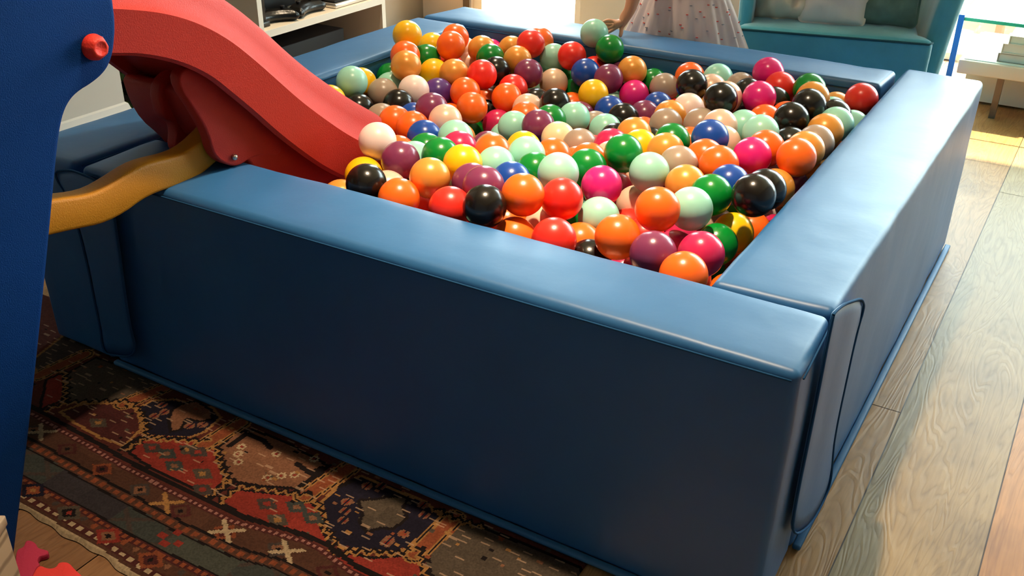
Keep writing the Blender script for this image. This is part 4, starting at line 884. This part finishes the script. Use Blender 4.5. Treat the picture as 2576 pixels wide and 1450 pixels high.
# green plant between chimney breast and unit
pl=empty('potted_plant',(-2.55,1.08,0),'dark green leafy plant in the recess left of the shelving','plant')
vs=[];N=24;prof=[(0,0),(.07,0),(.085,.02),(.10,.14),(.108,.16),(.10,.16),(.09,.14),(0,.135)]
for r_,z_ in prof:
    for k in range(N): t=2*math.pi*k/N;vs.append((-2.55+r_*math.cos(t),1.08+r_*math.sin(t),z_))
mesh('pot',vs,[(i*N+k,i*N+(k+1)%N,(i+1)*N+(k+1)%N,(i+1)*N+k) for i in range(len(prof)-1) for k in range(N)],M['blackm'],pl)
b=BM();random.seed(3)
for k in range(240):
    a=random.uniform(0,6.28);rr=.13*math.sqrt(random.random());h=random.uniform(.13,.42);c=Vector((-2.55+rr*math.cos(a),1.08+rr*math.sin(a),h))
    uu=Vector((random.gauss(0,1),random.gauss(0,1),random.gauss(.4,.6))).normalized();v=uu.cross(Vector((random.gauss(0,1),random.gauss(0,1),1))).normalized();L=random.uniform(.02,.035)
    b.add([c-uu*L,c+v*L*.45+Vector((0,0,.004)),c+uu*L,c-v*L*.45],[(0,1,2,3)])
b.build('leaves',M['leaf'],pl)
b=BM()
for k in range(9): a=k*.7;b.tube([(-2.55,1.08,.13),(-2.55+.04*math.cos(a),1.08+.04*math.sin(a),.26),(-2.55+.1*math.cos(a),1.08+.1*math.sin(a),.38)],.003,5)
b.build('stems',M['leaf'],pl)

# ---------------------------------------------------------------- armchair
ac=empty('armchair',(-.735,1.86,0),'teal velvet wing armchair behind the back foam block','armchair')
A0=Vector((-.745,1.845,0));E1=Vector((.970,.243,0));E2=Vector((-.243,.970,0))
def L2(p): return A0+E1*p.x+E2*p.y+Vector((0,0,p.z))
def soft(nm,a,b_,m,r=.03,puff=.012,par=ac,fn=None,wr=.003,res=.03):
    s=(b_[0]-a[0],b_[1]-a[1],b_[2]-a[2])
    def mp(q,u_,v_,w_):
        p=Vector((a[0]+q.x,a[1]+q.y,a[2]+q.z))
        if fn:p=fn(p,u_,v_,w_)
        return L2(p)
    vs,fs=rbox(s,r,res,puff,mp,wr,seed=a[0]*10+a[2]);return mesh(nm,vs,fs,M[m],par)
cz=.452
soft('seat_cushion',(0,0,.275),(.565,.52,cz),'velvet',.016,.006,fn=lambda p,u_,v_,w_:Vector((.2825+(p.x-.2825)*(1-.13*min(1,max(0,(p.y-.035)/.03))),p.y,p.z)))
BM().tube([L2(Vector((x,-.001,cz-.008))) for x in np.linspace(.01,.555,14)]+[L2(Vector((.566,y,cz-.008))) for y in(.02,)],.0035,8).build('cushion_piping',M['piping'],ac,True)
def wing(sgn):
    def fn(p,u_,v_,w_):
        k=(p.z-.12)/.7
        fl=.0 if sgn<0 else .085*max(0,k)**1.6
        p.x+= fl if sgn>0 else -.004*max(0,k)
        if sgn>0: p.y+= -.0
        return p
    return fn
soft('left_arm',(.0,.066,.12),(.040,.60,.72),'velvet',.017,.004,fn=wing(-1))
soft('right_arm',(.530,.066,.12),(.594,.60,.74),'velvet',.024,.004,fn=wing(1))
soft('seat_base',(.042,.02,.12),(.528,.58,.272),'velvet',.02,.006)
soft('backrest',(.042,.50,.28),(.56,.64,.95),'velvet',.04,.02,fn=lambda p,u_,v_,w_:Vector((p.x,p.y+.10*(p.z-.28),p.z)))
for x in(0,.53):
    for y in(.04,.54):
        p0=L2(Vector((x+.015,y,0)));p1=L2(Vector((x+.015,y,.13)));BM().tube([p0,p1],[.013,.02],12).build('leg',M['timber'],ac,True)
# cushions and throw on the seat
def cushion(nm,lb,cat,c,size,m,tilt,seed,fold=.012):
    sx,sy,sz_=size
    rot=Matrix.Rotation(tilt,3,'X')
    def mp(q,u_,v_,w_):
        a=abs(u_*2-1);b_=abs(w_*2-1);k=(1-a**2.4)**.6*(1-b_**2.4)**.6 if a<1 and b_<1 else 0
        p=Vector((q.x-sx/2,(q.y-sy/2)*(.12+.88*k),q.z-sz_/2))
        f=noise.noise(Vector((q.x*13+seed,q.y*5,q.z*13)))*fold+noise.noise(Vector((q.x*30+seed,q.y*9,q.z*30)))*fold*.5
        p.y-=f
        p=rot@p
        return L2(p+Vector(c))
    vs,fs=rbox(size,.02,.014,0,mp);o=mesh(nm,vs,fs,M[m]);return tag(o,lb,cat)
cushion('crumpled_throw','crumpled cream linen cloth at the left of the armchair seat','throw',(.125,.185,.575),(.20,.16,.27),'linen',-.35,1,.055)
cushion('white_cushion','cream white cushion in the middle of the armchair','cushion',(.275,.165,.575),(.20,.12,.27),'linenw',-.4,5,.014)
cushion('green_cushion','sage green velvet cushion at the right of the armchair','cushion',(.43,.20,.58),(.19,.13,.28),'greenc',-.38,9,.02)

# ---------------------------------------------------------------- coffee table, bench, books (right background)
gt=empty('glass_coffee_table',(.2,3.0,0),'glass coffee table with green edges and a blue strip, right of the armchair','coffee table')
BM().box((-.228,2.80,.352),(.95,3.35,.364)).build('glass_top',M['glass'],gt)
BM().box((-.228,2.797,.352),(.95,2.80,.364)).build('glass_edge',M['gedge'],gt)
BM().box((-.240,2.80,.0),(-.228,3.35,.364)).build('glass_side',M['glass'],gt)
BM().box((-.244,2.792,.0),(-.224,2.80,.372)).build('edge_strip',M['bluetape'],gt)
BM().box((.95,2.80,.0),(.962,3.35,.364)).build('glass_side',M['glass'],gt)
bn=empty('low_bench',(.3,3.1,0),'low cream topped bench with bronze legs under the glass table','bench')
BM().box((-.215,2.83,.155),(.93,3.33,.205)).build('bench_top',M['beige'],bn,bevel=.004)
BM().box((-.200,2.845,.205),(.92,3.32,.209)).build('top_sheet',M['cabedge'],bn)
BM().box((-.20,3.02,.01),(.92,3.30,.155)).build('back_panel',M['cab'],bn)
for x in(-.075,.62): BM().box((x,2.855,0),(x+.022,2.88,.155)).build('leg',M['oakdark'],bn)
for x in(-.075,.62): BM().box((x,3.27,0),(x+.022,3.295,.155)).build('leg',M['oakdark'],bn)
bz_=.209
for i,(x,w,d,h,lb,cv) in enumerate([(-.093,.27,.20,.032,'thick taupe book at the bottom of the stack on the bench','bookc'),(-.085,.26,.19,.034,'grey book in the middle of the stack on the bench','bookp'),(-.068,.22,.17,.030,'pale book on top of the stack on the bench','bookp')]):
    r=empty('book',(x,2.86,bz_),lb,'book','books stacked on the low bench')
    BM().box((x+.004,2.864,bz_+.003),(x+w-.004,2.86+d,bz_+h-.003)).build('pages',M['bookp'],r)
    BM().box((x,2.86,bz_),(x+w,2.86+d,bz_+.003)).box((x,2.86,bz_+h-.003),(x+w,2.86+d,bz_+h)).box((x,2.86,bz_+.003),(x+.003,2.86+d,bz_+h-.003)).build('cover',M[cv],r)
    bz_+=h+.0005

# ---------------------------------------------------------------- child
cx,cy=-.872,1.735
kid=empty('person',(cx,cy,0),'small child in a pale dotted dress reaching over the back foam block','person')
def skin_obj(name,chains,m,parent,lv=2):
    vs=[];es=[];rs=[]
    for pts,base in chains:
        prev=base
        for p,r in pts:
            vs.append(p);rs.append(r);i=len(vs)-1
            if prev is not None: es.append((prev,i))
            prev=i
    me=bpy.data.meshes.new(name);me.from_pydata(vs,es,[]);o=link(name,me,m,parent,False)
    md=o.modifiers.new('s','SKIN');md.use_smooth_shade=True
    for i,r in enumerate(rs): me.skin_vertices[0].data[i].radius=(r,r) if not isinstance(r,tuple) else r
    me.skin_vertices[0].data[0].use_root=True
    sb=o.modifiers.new('u','SUBSURF');sb.levels=lv;sb.render_levels=lv
    return o
P=[ # index comments matter
 [((cx,cy,.44),.075),((cx,cy,.53),.072),((cx,cy,.62),.075),((cx,cy,.68),.060),((cx,cy-.005,.725),.030),((cx,cy-.008,.755),.030),((cx,cy-.01,.80),.062),((cx,cy-.01,.86),.074),((cx,cy-.005,.92),.058)],
]
chains=[(P[0],None)]
def add(pts,base): chains.append((pts,base));
add([((cx-.075,cy-.03,.685),.030),((cx-.092,cy-.09,.668),.028),((-.958,1.580,.650),.027),((-.946,1.530,.590),.0250),((-.948,1.508,.540),.0175),((-.960,1.496,.512),(.018,.012)),((-.972,1.486,.500),(.016,.010))],3)
n0=9+7
hand=n0-1
# fingers of the reaching hand (unequal, bent)
add([((-.987,1.480,.507),.0062),((-1.000,1.470,.510),.0056),((-1.011,1.462,.503),.0048)],hand)
add([((-.990,1.475,.499),.0062),((-1.005,1.464,.500),.0056),((-1.014,1.458,.490),.0046)],hand)
add([((-.988,1.472,.491),.0060),((-1.001,1.462,.488),.0054),((-1.008,1.457,.477),.0045)],hand)
add([((-.983,1.470,.484),.0056),((-.992,1.462,.478),.0050),((-.996,1.459,.468),.0043)],hand)
add([((-.962,1.488,.490),.0068),((-.957,1.478,.479),.0060),((-.958,1.472,.467),.0050)],n0-2)
# other arm
add([((cx+.075,cy-.01,.685),.030),((cx+.100,cy-.02,.665),.026),((cx+.085,cy-.055,.655),.021),((cx+.060,cy-.095,.690),.015),((cx+.05,cy-.105,.712),(.016,.010))],3)
h2=sum(len(c[0]) for c in chains)-1
for k,(dx,dz) in enumerate([(-.016,.0),(-.006,-.004),(.005,-.004),(.015,.0)]):
    add([((cx+.045+dx,cy-.110,.732+dz),.0055),((cx+.040+dx*1.1,cy-.108,.748+dz),.005)],h2)
add([((cx+.030,cy-.110,.720),.006),((cx+.020,cy-.112,.728),.005)],h2)
# legs
for s in(-1,1):
    add([((cx+s*.045,cy,.40),.052),((cx+s*.05,cy-.01,.25),.042),((cx+s*.05,cy,.12),.034),((cx+s*.05,cy+.01,.045),.026),((cx+s*.052,cy-.03,.022),(.024,.02)),((cx+s*.054,cy-.075,.018),(.022,.015))],0)
skin_obj('body',chains,M['skin'],kid)
# face and hair
for s in(-1,1):
    BM().tube([(cx+s*.026,cy-.080,.862),(cx+s*.026,cy-.086,.862)],[.008,.005],12).build('eye',M['black'],kid,True)
    vs,fs=rbox((.012,.022,.035),.005,.01,mapf=lambda q,a,b_,c_:Vector((cx+s*.073+q.x-.006,cy-.01+q.y-.01,.835+q.z)));mesh('ear',vs,fs,M['skin'],kid)
BM().tube([(cx,cy-.082,.855),(cx,cy-.094,.838),(cx,cy-.084,.832)],[.005,.009,.006],10).build('nose',M['skin'],kid,True)
BM().tube([(cx-.018,cy-.077,.812),(cx,cy-.082,.808),(cx+.018,cy-.077,.812)],[.002,.004,.002],8).build('mouth',M['reddot'],kid,True)
vs=[];N=40;K=14
for i in range(K+1):
    a=math.pi*.62*i/K
    for k in range(N):
        t=2*math.pi*k/N;front=max(0,-math.sin(t));r_=.088*(1-.03*math.sin(9*t));aa=a*(1-.38*front)
        vs.append((cx+r_*math.sin(aa)*math.cos(t),cy+.004+r_*1.05*math.sin(aa)*math.sin(t),.872+r_*math.cos(aa)*1.0))
mesh('hair',vs,[(i*N+k,(i+1)*N+k,(i+1)*N+(k+1)%N,i*N+(k+1)%N) for i in range(K) for k in range(N)],M['hair'],kid)
# dress : fitted bodice and full gathered skirt with folds
vs=[];N=160;prof=[(.335,.200),(.36,.196),(.40,.184),(.44,.170),(.48,.156),(.52,.140),(.56,.122),(.60,.103),(.625,.094),(.66,.092),(.69,.086),(.705,.062),(.712,.045)]
for z_,r_ in prof:
    k=max(0,(.62-z_)/.28)
    for i in range(N):
        t=2*math.pi*i/N
        f=1+k*(.075*math.sin(12*t+1.5*math.sin(2*t))+.045*math.sin(25*t+2)+.02*math.sin(5*t))
        ex_=.008*k*k
        vs.append((cx+.012*k+(r_*f+ex_)*math.cos(t),cy+.0*k+(r_*.66*f)*math.sin(t),z_))
fs=[(i*N+k,i*N+(k+1)%N,(i+1)*N+(k+1)%N,(i+1)*N+k) for i in range(len(prof)-1) for k in range(N)]
dr=mesh('dress',vs,fs,M['dress'],kid);sd=dr.modifiers.new('t','SOLIDIFY');sd.thickness=.003;sd.offset=0
# embroidered dashes following the cloth
rd=BM();gd=BM();random.seed(12)
for row in range(3,8):
    z_=prof[row][0]
    for i in range(0,N,5):
        j=(i+random.randint(0,4))%N;h_=random.random();a=Vector(vs[row*N+j]).lerp(Vector(vs[(row+1)*N+j]),h_);b_=Vector(vs[row*N+(j+1)%N]).lerp(Vector(vs[(row+1)*N+(j+1)%N]),h_);c_=a+Vector(vs[(row+1)*N+j])-Vector(vs[row*N+j]);o_=Vector((a.x-cx,a.y-cy,0)).normalized()*.0030
        tg=(b_-a).normalized()*.0032;up=(c_-a).normalized()*.0013
        (rd if (i//5+row)%3 else gd).add([a+o_-tg-up,a+o_+tg-up,a+o_+tg+up,a+o_-tg+up],[(0,1,2,3)])
me=dr.data;b2=bmesh.new();b2.from_mesh(me);me.materials.append(M['reddot']);me.materials.append(M['greydot'])
for g_,mi_ in((rd,1),(gd,2)):
    vv=[b2.verts.new(v) for v in g_.v]
    for f in g_.f: nf=b2.faces.new([vv[i] for i in f]);nf.material_index=mi_
b2.to_mesh(me);b2.free()

# ---------------------------------------------------------------- ceiling lamps
def lamp(x,y,w,lb):
    r=empty('ceiling_downlight',(x,y,ZC),lb,'ceiling light','recessed ceiling downlights')
    vs=[];N=32
    for rr,zz in((.055,ZC),(.055,ZC-.006),(.040,ZC-.006),(.038,ZC-.001)):
        for k in range(N): t=2*math.pi*k/N;vs.append((x+rr*math.cos(t),y+rr*math.sin(t),zz))
    mesh('trim_ring',vs,[(i*N+k,i*N+(k+1)%N,(i+1)*N+(k+1)%N,(i+1)*N+k) for i in range(3) for k in range(N)],M['lampm'],r)
    l=bpy.data.lights.new('downlight','AREA');l.shape='DISK';l.size=.10;l.energy=w;l.color=(1,.77,.52);l.spread=math.radians(64)
    o=bpy.data.objects.new('downlight',l);o.location=(x,y,ZC-.012);COL.objects.link(o);o.parent=r;o.matrix_parent_inverse=Matrix.Translation(-r.location)
LW=9
for x,y,w_,lb in((-.52,.27,8,'downlight above the ball pit'),(1.7,.6,9,'downlight over the bare floor on the right'),(.9,-1.9,2.5,'downlight behind the camera'),(-1.7,1.7,6,'unseen downlight added to brighten the back left of the pit')): lamp(x,y,w_,lb)  # last downlight is unseen, placed and powered to brighten the back left

# ---------------------------------------------------------------- daylight
wd=bpy.data.worlds.new('World');sc.world=wd;wd.use_nodes=True;bg=wd.node_tree.nodes['Background'];bg.inputs[0].default_value=(.86,.95,1,1);bg.inputs[1].default_value=WORLD
sun=bpy.data.lights.new('sun','SUN');sun.energy=SUN;sun.color=(1,.80,.52);sun.angle=math.radians(1)
so=bpy.data.objects.new('sun',sun);COL.objects.link(so)
d=Vector((-.30,-.56,-.90)).normalized();so.rotation_euler=d.to_track_quat('-Z','Y').to_euler()
def portal(x0,x1,y,z1):
    l=bpy.data.lights.new('window_portal','AREA');l.shape='RECTANGLE';l.size=x1-x0;l.size_y=z1;l.cycles.is_portal=True
    o=bpy.data.objects.new('window_portal',l);o.location=((x0+x1)/2,y,z1/2);o.rotation_euler=(-math.pi/2,0,0);COL.objects.link(o)
portal(-2.47,-1.86,3.2,2.15);portal(-.9,1.5,3.8,2.2)

# ---------------------------------------------------------------- camera
c=D['cam'];Mx=c['M'];cam=bpy.data.cameras.new('camera');co=bpy.data.objects.new('camera',cam);COL.objects.link(co)
R3=Matrix((Mx[0],Mx[1],[-a for a in Mx[2]])).transposed()
co.matrix_world=Matrix.Translation(c['loc'])@R3.to_4x4()
cam.sensor_width=36;cam.lens=36*c['f']*1000/2576;cam.clip_start=.02
sc.camera=co
vs_=sc.view_settings;vs_.view_transform='Standard';vs_.look='None';vs_.gamma=1;vs_.exposure=EXPO;vs_.use_curve_mapping=False
